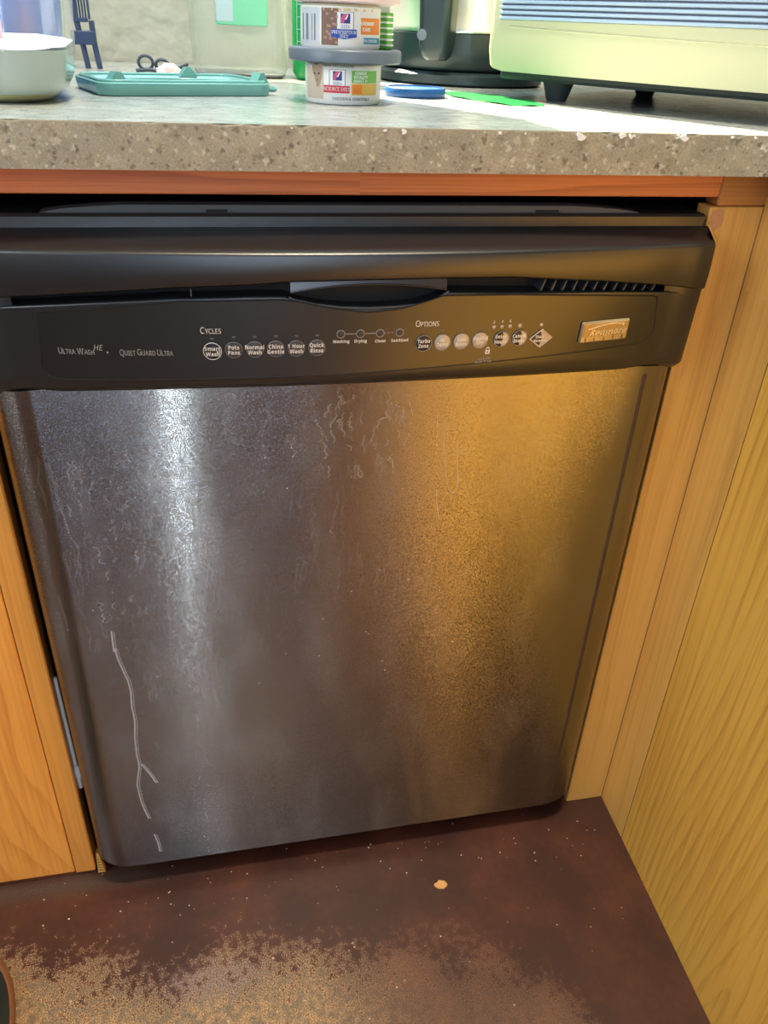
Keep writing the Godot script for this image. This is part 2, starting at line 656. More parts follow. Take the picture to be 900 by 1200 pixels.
func brow_y(x: float) -> float:     # lower edge of the overhanging brow
	return table(x, [-0.303, -0.27, -0.208, -0.147, -0.086, -0.058, -0.002, 0.056, 0.113, 0.19, 0.25, 0.289, 0.303], [0.709, 0.7125, 0.7180, 0.7232, 0.7262, 0.7284, 0.7292, 0.7293, 0.7280, 0.7215, 0.7145, 0.7091, 0.7065])


func top_y(x: float) -> float:
	return 0.7485 - 0.003 * pow(x / 0.3, 2.0)


func under_y(x: float) -> float:
	return 0.6425 - 0.0105 * pow(x / 0.3, 2.0)


func face_xf(x: float, y: float, lift := 0.0) -> Transform3D:
	var e := 0.001
	var dx := Vector3(2 * e, 0, zf(x + e, y) - zf(x - e, y)).normalized()
	var dy := Vector3(0, 2 * e, zf(x, y + e) - zf(x, y - e)).normalized()
	var nz := dx.cross(dy).normalized()
	dy = nz.cross(dx)
	return Transform3D(Basis(dx, dy, nz), Vector3(x, y, zf(x, y)) + nz * lift)


func sheet(st: MB, x0: float, x1: float, cols: int, ylo: Callable, yhi: Callable, zz: Callable, rows := 6) -> void:
	var g := []
	for r in rows + 1:
		var row := []
		for k in cols + 1:
			var x := lerpf(x0, x1, float(k) / cols)
			var y: float = lerpf(ylo.call(x), yhi.call(x), float(r) / rows)
			row.append(Vector3(x, y, zz.call(x, y)))
		g.append(row)
	st.grid(g)


# lettering: lines of [text, x, y, capital height, slant]; centred on x unless left is set
func letters(lines: Array, font: Font, depth := 0.0002, left := false) -> ArrayMesh:
	var st := SurfaceTool.new()
	st.begin(Mesh.PRIMITIVE_TRIANGLES)
	for l in lines:
		var tm := TextMesh.new()
		tm.text = l[0]
		tm.font = font
		tm.font_size = 32
		tm.curve_step = 2.0
		tm.pixel_size = l[3] / (32 * 0.714)
		tm.depth = depth
		tm.vertical_alignment = VERTICAL_ALIGNMENT_CENTER
		var bb := tm.get_aabb()
		var sh: float = l[4] if l.size() > 4 else 0.0
		var sq: float = l[5] if l.size() > 5 else 1.0
		var b := Basis(Vector3(sq, 0, 0), Vector3(sh, 1, 0), Vector3(0, 0, 1))
		var x: float = l[1] - bb.get_center().x * sq
		if left:
			x = l[1] - bb.position.x * sq
		st.append_from(tm, 0, Transform3D(b, Vector3(x, l[2] - bb.get_center().y, depth * 0.5)))
	return st.commit()


# words whose first letters stand taller than the rest, standing on one line; returns the mesh
func small_caps(words: Array, cap: float, font: Font, sq := 0.86) -> ArrayMesh:
	var st := SurfaceTool.new()
	st.begin(Mesh.PRIMITIVE_TRIANGLES)
	var x := 0.0
	for wd in words:
		for piece in [[wd.substr(0, 1), cap], [wd.substr(1), cap * 0.78]]:
			var tm := TextMesh.new()
			tm.text = piece[0]
			tm.font = font
			tm.font_size = 32
			tm.curve_step = 2.0
			tm.pixel_size = piece[1] / (32 * 0.714)
			tm.depth = 0.0002
			var bb := tm.get_aabb()
			var base: float = bb.position.y if not piece[0].contains("Q") else bb.end.y - piece[1]
			st.append_from(tm, 0, Transform3D(Basis(Vector3(sq, 0, 0), Vector3.UP, Vector3.BACK), Vector3(x - bb.position.x * sq, -base, 0.0001)))
			x += bb.size.x * sq + cap * 0.11
		x += cap * 0.2
	return st.commit()


func stick(called: String, mesh, m: Material, parent: Node, x: float, y: float, lift := 0.0) -> MeshInstance3D:
	var o := obj(called, mesh, m, parent)
	o.transform = face_xf(x, y, lift)
	return o


func disc(r: float, h: float, segs := 24) -> MB:      # a low button lying in the x-y plane, facing z
	var st := mb()
	st.lathe([Vector2(r, -0.001), Vector2(r, h * 0.45), Vector2(r * 0.86, h), Vector2(0.0, h)], Vector3.ZERO, segs)
	for i in st.v.size():
		st.v[i] = Vector3(st.v[i].x, -st.v[i].z, st.v[i].y)
		st.n[i] = Vector3(st.n[i].x, -st.n[i].z, st.n[i].y)
	return st


func ring(r: float, w: float, z: float, segs := 28) -> MB:
	var st := mb()
	var pts := []
	for k in segs + 1:
		pts.append(Vector3(cos(TAU * k / segs) * r, sin(TAU * k / segs) * r, z))
	st.tube(pts, w, 5, 1.0)
	return st


func build_dishwasher() -> void:
	var d := thing("dishwasher", "built-in stainless steel dishwasher with a bowed black control panel under the worktop", "dishwasher")
	var sans := SystemFont.new()
	sans.font_names = PackedStringArray(["Droid Sans"])
	var bold := SystemFont.new()
	bold.font_names = PackedStringArray(["Droid Sans"])
	bold.font_weight = 700
	# tub behind the door
	var st := mb()
	st.box(Vector3(-0.292, 0.09, -0.56), Vector3(0.292, 0.752, -0.004), 0.004)
	obj("tub", st, M.tub, d)
	st = mb()
	st.box(Vector3(-0.288, 0.0, -0.10), Vector3(0.288, 0.092, -0.085), 0.002)
	obj("toe_panel", st, M.tub, d)
	# steel door skin with rolled edges
	st = mb()
	var line := []
	var us := []
	var yb := []
	for k in 13:
		var a := PI / 2 * k / 12.0
		line.append(Vector2(-0.262 - 0.035 * cos(a), 0.002 + 0.022 * sin(a)))
	for k in 25:
		line.append(Vector2(lerpf(-0.262, 0.262, (k + 1) / 26.0), 0.024))
	line.append(Vector2(0.2645, 0.0238))
	for k in 13:
		var a := PI / 2 * (12 - k) / 12.0
		line.append(Vector2(0.2665 + 0.0305 * cos(a), 0.002 + 0.0205 * sin(a)))
	var rows := []
	var uvs := []
	for r in 9:
		var row := []
		var ur := []
		for p in line:
			var lo := 0.034
			if p.x < -0.245:
				lo += 0.010 * pow((-0.245 - p.x) / 0.052, 2.0)
			if p.x > 0.262:
				lo += 0.010 * pow((p.x - 0.262) / 0.035, 2.0)
			var y := lerpf(lo, under_y(clampf(p.x, -0.3, 0.3)) + 0.003, r / 8.0)
			row.append(Vector3(p.x, y, p.y))
			ur.append(Vector2((p.x + 0.3) / 0.6, (0.66 - y) / 0.66))
		rows.append(row)
		uvs.append(ur)
	st.grid(rows, uvs)
	var low: Array = rows[0]
	var lip := []
	var lipuv := []
	for p in low:
		lip.append(Vector3(p.x, p.y + 0.001, maxf(p.z - 0.012, 0.0)))
		lipuv.append(Vector2((p.x + 0.3) / 0.6, 0.98))
	st.grid([lip, low], [lipuv, uvs[0]])
	obj("door", st, M.steel, d)
	st = mb()
	st.tube([Vector3(0.2640, 0.050, 0.0234), Vector3(0.2640, 0.25, 0.0234), Vector3(0.2640, 0.45, 0.0234), Vector3(0.2640, 0.63, 0.0234)], 0.0024, 8, 0.4)
	obj("gap_reflection", st, M.seam, d)  # dark strip standing in for the gap's reflection in the steel
	# control panel: brow, slot, fascia
	st = mb()
	var back := func(_x: float) -> float: return 0.006
	var prof := []
	var N := 60
	for j in 9:
		prof.append([])
	for k in N + 1:
		var x := lerpf(-0.303, 0.303, float(k) / N)
		var z := zb(x)
		var ty := top_y(x)
		var by := brow_y(x)
		var pts := [Vector3(x, 0.7565, 0.006), Vector3(x, ty + 0.0035, maxf(z - 0.010, 0.0075)), Vector3(x, ty + 0.0012, z - 0.0022), Vector3(x, ty - 0.0012, z), Vector3(x, lerpf(ty, by, 0.5), z + 0.0006), Vector3(x, by + 0.002, z - 0.0005), Vector3(x, by, z - 0.003), Vector3(x, by + 0.001, z - 0.012), Vector3(x, by + 0.002, maxf(z - 0.034, 0.006))]
		for j in 9:
			prof[j].append(pts[j])
	st.grid(prof, [], true)
	for s in [0, N]:
		var cap := []
		for j in 9:
			cap.append(prof[j][s])
		st.poly(cap, Vector3(0, 0.73, 0.02))
	obj("control_panel", st, M.black, d)
	# fascia below the slot
	st = mb()
	var fr := []
	for j in 10:
		fr.append([])
	N = 120
	for k in N + 1:
		var x := lerpf(-0.303, 0.303, float(k) / N)
		var ly := lip_y(x)
		var uy := under_y(x)
		var pts := [Vector3(x, ly - 0.0005, maxf(zf(x, ly) - 0.030, 0.006)), Vector3(x, ly, zf(x, ly) - 0.0035), Vector3(x, ly - 0.0006, zf(x, ly) - 0.0008), Vector3(x, ly - 0.0022, zf(x, ly))]
		for q in [0.3, 0.6, 0.85]:
			var y := lerpf(ly - 0.002, uy + 0.006, q)
			pts.append(Vector3(x, y, zf(x, y)))
		pts.append(Vector3(x, uy + 0.006, zf(x, uy + 0.006)))
		pts.append(Vector3(x, uy, zf(x, uy) - 0.006))
		pts.append(Vector3(x, uy + 0.002, 0.006))
		for j in 10:
			fr[j].append(pts[j])
	st.grid(fr, [], true)
	for s in [0, N]:
		var cap := []
		for j in 10:
			cap.append(fr[j][s])
		st.poly(cap, Vector3(0, 0.68, 0.02))
	obj("fascia", st, M.black, d)
	# closed ends of the slot and its dark back
	st = mb()
	sheet(st, -0.303, 0.303, 40, func(x): return lip_y(x) - 0.004, func(x): return brow_y(x) + 0.004, func(x, _y): return maxf(zb(x) - 0.022, 0.008), 2)
	obj("slot_back", st, M.dark_slot, d)
	for s in [-1.0, 1.0]:
		st = mb()
		sheet(st, minf(s * 0.262, s * 0.303), maxf(s * 0.262, s * 0.303), 8, func(x): return lip_y(x) - 0.003, func(x): return brow_y(x) + 0.002, func(x, _y): return zb(x) - 0.0045 - 0.002 * (1.0 - clampf((absf(x) - 0.262) / 0.02, 0, 1)), 2)
		obj("slot_end", st, M.black, d)
	# finger pocket behind the lip
	st = mb()
	var arc := func(x: float) -> float: return 0.7193 + 0.0058 * (1.0 - pow(x / 0.0605, 2.0))
	sheet(st, -0.0605, 0.0605, 30, arc, func(x): return brow_y(x) + 0.001, func(x, y): return zb(x) - 0.007 - (y - 0.7193) * 0.25, 3)
	st.tube(range(31).map(func(k): return Vector3(lerpf(-0.0605, 0.0605, k / 30.0), arc.call(lerpf(-0.0605, 0.0605, k / 30.0)), zb(lerpf(-0.0605, 0.0605, k / 30.0)) - 0.007)), 0.0006, 6)
	var pk := obj("handle_pocket", st, M.gloss_black, d)
	st = mb()
	st.tube(range(31).map(func(k): return Vector3(lerpf(-0.062, 0.0615, k / 30.0), lip_y(lerpf(-0.062, 0.0615, k / 30.0)) - 0.0002, zf(lerpf(-0.062, 0.0615, k / 30.0), 0.713) - 0.0012)), 0.0010, 6)
	obj("pocket_rim", st, M.trim_grey, pk)
	# slanted vent fins in the right end of the slot
	for k in 12:
		st = mb()
		var x := 0.1405 + k * 0.0098
		var y0 := lip_y(x)
		var h := brow_y(x) - y0
		st.prism(PackedVector2Array([Vector2(x, y0 - 0.001), Vector2(x + 0.0016, y0 - 0.001), Vector2(x + 0.0042, y0 + h * 0.85), Vector2(x + 0.0036, y0 + h * 0.9)]), zb(x) - 0.022, zb(x) - 0.008)
		obj("vent_fin", st, M.trim_grey, d)
	st = mb()
	st.box(Vector3(-0.1335, 0.7168, 0.046), Vector3(-0.1325, 0.7225, 0.050), 0.0002)
	obj("slot_tab", st, M.trim_grey, d)
	# printed overlay plate with its outline
	st = mb()
	var olo := func(x: float) -> float: return table(x, [-0.2495, -0.2488, -0.2467, -0.2414, -0.232, -0.187, -0.089, -0.021, 0.086, 0.156, 0.2412, 0.2500, 0.2555, 0.2590, 0.2602], [0.6577, 0.6545, 0.6515, 0.6495, 0.6491, 0.6497, 0.6522, 0.6537, 0.6574, 0.6595, 0.6618, 0.6632, 0.6660, 0.6700, 0.6738])
	var ohi := func(x: float) -> float: return table(x, [-0.2495, -0.2456, -0.142, -0.0675, -0.055, -0.029, -0.0015, 0.024, 0.044, 0.0573, 0.1147, 0.193, 0.2548, 0.2602], [0.6585, 0.7026, 0.7133, 0.7150, 0.7136, 0.7078, 0.7044, 0.7066, 0.7118, 0.7160, 0.7145, 0.7095, 0.7045, 0.6745])
	sheet(st, -0.2494, 0.2601, 150, olo, ohi, func(x, y): return zf(x, y) + 0.0005, 8)
	var plate := obj("overlay_plate", st, M.gloss_black, d)
	var rim := []
	for k in 101:
		var x := lerpf(-0.2494, 0.2601, k / 100.0)
		rim.append(Vector3(x, olo.call(x), zf(x, olo.call(x)) + 0.0004))
	var rim2 := []
	for k in 101:
		var x := lerpf(0.2601, -0.2494, k / 100.0)
		rim2.append(Vector3(x, ohi.call(x), zf(x, ohi.call(x)) + 0.0004))
	st = mb()
	st.tube(rim + rim2, 0.00055, 5)
	obj("outline", st, M.dark_slot, plate)
	# lettering at the left
	var lift := 0.0006
	stick("lettering", small_caps(["ULTRA", "WASH"], 0.0047, sans, 0.84), M.ink_dim, plate, -0.2345, 0.6705, lift)
	stick("lettering", letters([["HE", 0, 0, 0.0042, 0.25]], sans), M.ink_dim, plate, -0.2048, 0.6762, lift)
	stick("lettering", letters([["·", 0, 0, 0.006]], bold), M.ink_dim, plate, -0.1985, 0.6725, lift)
	stick("lettering", small_caps(["QUIET"], 0.0047, sans, 0.78), M.ink_dim, plate, -0.1895, 0.6705, lift)
	stick("lettering", small_caps(["GUARD", "ULTRA"], 0.0047, sans, 0.80), M.ink_dim, plate, -0.1766, 0.6708, lift)
	stick("lettering", small_caps(["CYCLES"], 0.0048, sans), M.ink, plate, -0.1285, 0.6888, lift)
	stick("lettering", small_caps(["OPTIONS"], 0.0048, sans), M.ink, plate, 0.0365, 0.6917, lift)
	# cycle buttons
	var names := [["Smart", "Wash"], ["Pots", "Pans"], ["Normal", "Wash"], ["China", "Gentle"], ["1 Hour", "Wash"], ["Quick", "Rinse"]]
	var bx := [-0.1206, -0.1045, -0.0888, -0.0728, -0.0571, -0.0412]
	var by := [0.6749, 0.6760, 0.6763, 0.6767, 0.6768, 0.6771]
	for i in 6:
		var b := stick("button", disc(0.0066, 0.0008), M.button_black if i == 0 else M.button, d, bx[i], by[i], lift)
		if i == 0:
			b.set_meta("label", "black button with a bright white ring")
		obj("ring", ring(0.0068 if i == 0 else 0.0064, 0.00026 if i == 0 else 0.00013, 0.0008), M.ink if i == 0 else M.ink_dim, b)
		obj("lettering", letters([[names[i][0], 0, 0.0020, 0.0032, 0.0, 0.92], [names[i][1], 0, -0.0022, 0.0032, 0.0, 0.92]], bold), M.ink, b).position.z = 0.0008
		if i == 0:
			obj("lettering", letters([["HE", 0.0049, -0.0005, 0.0018, 0.2]], sans), M.ink, b).position.z = 0.0009
		st = mb()
		st.box(Vector3(-0.0014, -0.0007, -0.0005), Vector3(0.0014, 0.0007, 0.0003), 0.0002)
		stick("indicator", st, M.lamp_lens, d, bx[i] + 0.0003, by[i] + 0.0098, lift)
	# status lights joined by a line
	var ix := [-0.0228, -0.0074, 0.0082, 0.0239]
	var inames := ["Washing", "Drying", "Clean", "Sanitized"]
	for i in 4:
		var b := stick("status_light", disc(0.0030, 0.0004, 18), M.button, d, ix[i], 0.6876, lift)
		obj("ring", ring(0.0031, 0.00026, 0.0004, 20), M.ink_dim, b)
		obj("lettering", letters([[inames[i], 0.0004, -0.0064, 0.0024, 0.0, 0.95]], bold), M.ink, b)
		st = mb()
		if i < 2:
			st.box(Vector3(0.0034, -0.00025, 0), Vector3(0.0121, 0.00025, 0.0003), 0.0001)
			obj("link_line", st, M.ink_dim, b)
		elif i == 2:
			for q in [[0.0034, 0.0048], [0.0060, 0.0078], [0.0090, 0.0106]]:
				st.box(Vector3(q[0], -0.00025, 0), Vector3(q[1], 0.00025, 0.0003), 0.0001)
			obj("link_line", st, M.ink_dim, b)
	# option buttons
	var on := [["Turbo", "Zone"], ["Hi", "Temp"], ["Sani", "Rinse"], ["Heated", "Dry"], ["Delay", "Hours"], ["Cancel", "Drain"]]
	var ox := [0.0440, 0.0597, 0.0757, 0.0919, 0.1106, 0.1268]
	for i in 6:
		var silver := i >= 1 and i <= 3
		var b := stick("button", disc(0.0066, 0.0008), M.button_silver if silver else M.button_black, d, ox[i], 0.6779, lift)
		if silver:
			b.set_meta("label", "silver button with pale lettering")
		obj("ring", ring(0.0066, 0.0002, 0.0008), M.ink_dim, b)
		var ol := obj("lettering", letters([[on[i][0], 0.0 if i < 4 else -0.0008, 0.0020, 0.0030, 0.0, 0.9], [on[i][1], 0.0 if i < 4 else -0.0008, -0.0022, 0.0030, 0.0, 0.9]], bold), M.ink, b)
		ol.position.z = 0.0008
		if i >= 4:      # the right half of these two is a silver leaf
			st = mb()
			var half := PackedVector2Array()
			for k in 13:
				var a := -PI / 2 + PI * k / 12.0
				half.append(Vector2(cos(a) * 0.0060, sin(a) * 0.0060))
			half.append(Vector2(0.0014, 0.0035))
			half.append(Vector2(0.0004, -0.002))
			st.prism(half, 0.0004, 0.00095)
			obj("silver_half", st, M.button_silver, b)
		if i < 4:
			st = mb()
			st.box(Vector3(-0.0012, -0.0006, -0.0005), Vector3(0.0012, 0.0006, 0.0003), 0.0002)
			stick("indicator", st, M.lamp_lens, d, ox[i] - 0.0006, 0.6878, lift)
	for i in 3:
		var b := stick("indicator", disc(0.0016, 0.0005, 14), M.button_silver, d, 0.1026 + i * 0.0071, 0.6882, lift)
		obj("lettering", letters([[["2", "4", "6"][i], -0.0002, 0.0045, 0.0022]], sans), M.ink, b)
	stick("indicator", disc(0.0018, 0.0005, 14), M.button_silver, d, 0.1256, 0.6880, lift)
	stick("indicator", disc(0.0016, 0.0005, 14), M.button_silver, d, 0.1451, 0.6876, lift)
	# diamond start button
	st = mb()
	st.prism(PackedVector2Array([Vector2(-0.0098, 0), Vector2(0, 0.0074), Vector2(0.0098, 0), Vector2(0, -0.0074)]), -0.001, 0.0008)
	var dia := stick("start_button", st, M.button_silver, d, 0.1464, 0.6762, lift)
	st = mb()
	st.tube([Vector3(-0.0104, 0, 0.0008), Vector3(0, 0.0079, 0.0008), Vector3(0.0104, 0, 0.0008), Vector3(0, -0.0079, 0.0008), Vector3(-0.0104, 0, 0.0008)], 0.0003, 5)
	obj("ring", st, M.ink, dia)
	st = mb()
	st.prism(PackedVector2Array([Vector2(-0.0095, 0), Vector2(-0.0012, 0.0062), Vector2(0.0006, 0.001), Vector2(-0.0008, -0.0062)]), 0.0004, 0.00095)
	obj("dark_half", st, M.button_black, dia)
	obj("lettering", letters([["Start", -0.0014, 0.0016, 0.0024], ["Resume", -0.0004, -0.0018, 0.0021]], bold), M.ink, dia).position.z = 0.00095
	# padlock mark and its note
	st = mb()
	st.box(Vector3(-0.0020, -0.0030, 0), Vector3(0.0020, 0.0006, 0.0003), 0.0001)
	st.tube(range(9).map(func(k): return Vector3(-cos(PI * k / 8.0) * 0.0013, 0.0006 + sin(PI * k / 8.0) * 0.0022, 0.00015)), 0.0004, 5)
	var lk := stick("padlock_mark", st, M.ink, d, 0.0998, 0.6683, lift)
	st = mb()
	st.box(Vector3(-0.0005, -0.0019, 0.0002), Vector3(0.0005, -0.0006, 0.0004), 0.0001)
	obj("keyhole", st, M.button_black, lk)
	stick("lettering", letters([["Lock On", 0, 0.0016, 0.0021], ["Hold 3 Sec", 0, -0.0014, 0.0018]], sans), M.ink_dim, plate, 0.0974, 0.6602, lift)
	# metal badge
	var bd := obj("badge", mb_badge(), M.badge, d)
	bd.transform = face_xf(0.2066, 0.6782, lift)
	st = mb()
	st.box(Vector3(-0.0222, -0.0036, 0.0020), Vector3(0.0218, 0.0074, 0.0029), 0.0002)
	obj("badge_face", st, M.badge_face, bd)
	var it := SystemFont.new()
	it.font_names = PackedStringArray(["Droid Sans"])
	it.font_weight = 700
	obj("lettering", letters([["Kenmore", 0.0028, 0.0000, 0.0054, 0.28, 1.12]], it, 0.0005), M.badge_raised, bd).position.z = 0.0028
	for i in 5:
		obj("lettering", letters([["ELITE"[i], -0.0185 + i * 0.0092, -0.0063, 0.0026]], sans, 0.0003), M.groove, bd).position.z = 0.0026
	st = mb()
	var sw := []
	for k in 17:
		var q := k / 16.0
		sw.append(Vector3(lerpf(-0.0185, 0.0175, q), 0.0012 + 0.0055 * sin(PI * (0.12 + q * 0.55)) * (0.35 + 0.65 * sin(PI * (0.2 + q * 0.45))), 0.0030))
	st.tube(sw, 0.00045, 6)
	st.tube([Vector3(0.0175, 0.0062, 0.003), Vector3(0.0160, 0.0046, 0.003)], 0.0004, 6)
	obj("swoosh", st, M.badge_raised, bd)
	# top of the door and the steam trim under the rail
	st = mb()
	st.box(Vector3(-0.300, 0.7535, -0.05), Vector3(0.300, 0.7660, 0.006), 0.002)
	obj("door_top", st, M.black, d)
	st = mb()
	var tr := PackedVector2Array()
	for k in 25:
		var x := lerpf(-0.240, 0.238, k / 24.0)
		var a := clampf((0.24 - absf(x)) / 0.06, 0, 1)
		tr.append(Vector2(x, 0.7655 + 0.0060 * sqrt(a)))
	tr.append(Vector2(0.238, 0.7650))
	tr.append(Vector2(-0.240, 0.7650))
	st.prism(tr, -0.012, 0.0015)
	var tm := obj("steam_trim", st, M.trim_grey, d)
	for x in [[0.146, 0.166], [-0.118, -0.102]]:
		st = mb()
		st.box(Vector3(x[0], 0.7664, 0.001), Vector3(x[1], 0.7684, 0.0022), 0.0002)
		obj("latch_slot", st, M.dark_slot, tm)


func mb_badge() -> MB:
	var st := mb()
	st.box(Vector3(-0.0243, -0.0096, -0.001), Vector3(0.0240, 0.0094, 0.0024), 0.0014)
	return st


# ---------------------------------------------------------------- light, camera, setting
const SUN_E := 15.0
const SKY_E := 1.6
const EXPOSURE := 1.0
const GRAIN := 0.23        # how far the brushed scratches tilt the steel


func _ready() -> void:
	var cam := Camera3D.new()
	cam.name = "camera"
	cam.fov = 65.62
	cam.near = 0.02
	cam.far = 60.0
	add_child(cam)
	cam.transform = Transform3D(Basis.from_euler(Vector3(-0.5506, -0.2258, 0.0473)), Vector3(-0.1169, 0.8929, 0.6446))
	var we := WorldEnvironment.new()
	we.name = "world"
	var env := Environment.new()
	env.background_mode = Environment.BG_SKY
	var sky := Sky.new()
	var sm := ProceduralSkyMaterial.new()
	sm.sky_top_color = Color(0.42, 0.62, 0.92)
	sm.sky_horizon_color = Color(0.80, 0.88, 0.96)
	sm.ground_horizon_color = Color(0.62, 0.64, 0.60)
	sm.ground_bottom_color = Color(0.42, 0.42, 0.38)
	sm.sky_energy_multiplier = SKY_E
	sm.ground_energy_multiplier = SKY_E
	sky.sky_material = sm
	env.sky = sky
	env.tonemap_mode = Environment.TONE_MAPPER_LINEAR
	env.tonemap_exposure = EXPOSURE
	env.sdfgi_enabled = true
	env.ssao_enabled = true
	env.ssil_enabled = true
	we.environment = env
	add_child(we)
	var sun := DirectionalLight3D.new()
	sun.name = "sun"
	sun.light_color = Color(1.0, 0.93, 0.80)
	sun.light_energy = SUN_E
	sun.light_angular_distance = 0.6
	sun.shadow_enabled = true
	add_child(sun)
	sun.look_at_from_position(Vector3.ZERO, Vector3(0.45, -1.2, 0.89))
	# daylight by windows behind the camera and above the worktop, then two added lights
	area("window_light_tall", Vector3(-0.72, 1.35, 2.96), Vector2(0.62, 1.5), Vector3(0, -0.12, -1), Color(0.80, 0.90, 1.0), 0.15)
	area("window_light_slit", Vector3(-0.30, 1.2, 2.96), Vector2(0.03, 2.1), Vector3(0, 0, -1), Color(0.88, 0.95, 1.0), 1.5)
	area("window_light_wide", Vector3(0.12, 1.50, 2.96), Vector2(0.50, 1.1), Vector3(0, -0.12, -1), Color(0.95, 0.97, 1.0), 0.3)
	area("window_light_counter", Vector3(-0.1, 1.8, -0.70), Vector2(1.0, 1.0), Vector3(0, -0.8, 1), Color(0.70, 0.89, 1.0), 2.0)
	area("added_side_light", Vector3(-1.56, 1.5, 0.8), Vector2(1.2, 1.2), Vector3(1, -0.1, 0), Color(0.93, 0.97, 1.0), 3.6)  # added fill light; the left wall has no window
	area("added_lamp_light", Vector3(0.12, 2.82, 0.27), Vector2(0.3, 0.3), Vector3(0.0, -1, 0.001), Color(1.0, 0.93, 0.82), 6.0)  # light of the added, unseen ceiling lamp
	make_materials()
	build_room()
	build_worktop()
	build_cabinets()
	build_dishwasher()
	build_counter_things()
	build_small_things()


func area(called: String, at: Vector3, size: Vector2, towards: Vector3, col: Color, e: float) -> void:
	var l := AreaLight3D.new()
	l.name = called
	l.area_size = size
	l.light_color = col
	l.light_energy = e
	l.area_range = 8.0
	l.area_attenuation = 2.0
	l.shadow_enabled = true
	add_child(l)
	l.look_at_from_position(at, at + towards)


# a wall lying in a plane of constant z or x, with rectangular openings [x0, y0, x1, y1] cut through it
func wall_with(axis: String, pos: float, thick: float, lo: float, hi: float, height: float, holes: Array) -> MB:
	var st := mb()
	var cuts := [lo, hi]
	for h in holes:
		cuts.append(h[0])
		cuts.append(h[2])
	cuts.sort()
	for i in cuts.size() - 1:
		var a: float = cuts[i]
		var b: float = cuts[i + 1]
		if b - a < 0.0005:
			continue
		var spans := []
		var y := 0.0
		var mine := holes.filter(func(h): return h[0] <= a + 0.0001 and h[2] >= b - 0.0001)
		mine.sort_custom(func(p, q): return p[1] < q[1])
		for h in mine:
			spans.append([y, h[1]])
			y = h[3]
		spans.append([y, height])
		for s in spans:
			if s[1] - s[0] < 0.001:
				continue
			if axis == "z":
				st.box(Vector3(a, s[0], pos - thick), Vector3(b, s[1], pos), 0.0001)
			else:
				st.box(Vector3(pos - thick, s[0], a), Vector3(pos, s[1], b), 0.0001)
	return st


func window_in(n: int, x0: float, y0: float, x1: float, y1: float, z: float, label: String, jambs := 3) -> void:
	var w := Node3D.new()
	w.name = "window_%d" % n
	add_child(w)
	w.set_meta("kind", "structure")
	w.set_meta("label", label)
	var st := mb()
	var f := 0.010
	if jambs & 1:
		st.box(Vector3(x0, y0, z - 0.02), Vector3(x0 + f, y1, z + 0.02), 0.002)
	if jambs & 2:
		st.box(Vector3(x1 - f, y0, z - 0.02), Vector3(x1, y1, z + 0.02), 0.002)
	st.box(Vector3(x0, y0, z - 0.019), Vector3(x1, y0 + f, z + 0.019), 0.002)
	st.box(Vector3(x0, y1 - f, z - 0.019), Vector3(x1, y1, z + 0.019), 0.002)
	obj("window_frame", st, M.frame, w)
	st = mb()
	st.box(Vector3(x0 + 0.0005, y0 + f, z - 0.001), Vector3(x1 - 0.0005, y1 - f, z + 0.001), 0.0001)
	obj("pane", st, M.pane, w)


func build_room() -> void:
	# floor: the part in view carries its own wear, the rest a plainer finish
	var near := mb()
	var n := Vector3.DOWN
	near.poly([Vector3(-0.45, 0, -0.06), Vector3(0.45, 0, -0.06), Vector3(0.45, 0, 0.39), Vector3(-0.45, 0, 0.39)], n, [Vector2(0, 0), Vector2(1, 0), Vector2(1, 1), Vector2(0, 1)])
	var far := mb()
	for r in [[-1.6, -0.75, 1.4, -0.06], [-1.6, 0.39, 1.4, 3.1], [-1.6, -0.06, -0.45, 0.39], [0.45, -0.06, 1.4, 0.39]]:
		far.poly([Vector3(r[0], 0, r[1]), Vector3(r[2], 0, r[1]), Vector3(r[2], 0, r[3]), Vector3(r[0], 0, r[3])], n)
	far.box(Vector3(-1.6, -0.12, -0.75), Vector3(1.4, -0.002, 3.1), 0.001)
	var fm := near.into(ArrayMesh.new())
	far.into(fm)
	var fl := struct("floor", fm, M.floor_near, "dark red-brown stained concrete floor worn to speckled tan in front")
	fl.set_surface_override_material(1, M.floor_far)
	struct("wall_back", wall_with("z", -0.74, 0.14, -1.6, 1.4, 2.9, [[-0.80, 1.95, -0.27, 2.85], [-0.27, 1.2, 0.06, 2.85]]), M.plaster, "pale rough plaster wall behind the worktop")
	struct("wall_front", wall_with("z", 3.14, 0.14, -1.6, 1.4, 2.9, [[-1.05, 0.6, -0.40, 2.1], [-0.33, 0.2, -0.27, 2.2], [-0.14, 0.95, 0.38, 2.05]]), M.paint, "painted wall at the far end of the room")
	struct("wall_left", wall_with("x", -1.6, 0.14, -0.88, 3.14, 2.9, []), M.paint, "painted wall at the left end of the kitchen")
	struct("wall_right", wall_with("x", 1.54, 0.14, -0.88, 3.14, 2.9, []), M.paint, "painted wall behind the right-hand cabinets")
	var st := mb()
	st.box(Vector3(-1.74, 2.9, -0.88), Vector3(1.54, 3.02, 3.14), 0.001)
	struct("ceiling", st, M.ceiling_paint, "white painted ceiling above the kitchen")
	window_in(1, -0.80, 1.95, -0.27, 2.85, -0.81, "unseen high window with its sill raised to keep sun off the worktop", 1)  # out of view; high sill shaped to block sun from the left worktop
	window_in(2, -0.27, 1.2, 0.06, 2.85, -0.81, "unseen tall narrow window sized to place the sun patch on the worktop", 2)  # out of view; opening shaped to let the sun patch through
	window_in(3, -1.05, 0.6, -0.40, 2.1, 3.07, "large window in the far wall")
	window_in(4, -0.33, 0.2, -0.27, 2.2, 3.07, "narrow strip of glass beside the large window")
	window_in(5, -0.14, 0.95, 0.38, 2.05, 3.07, "window at the right of the far wall")


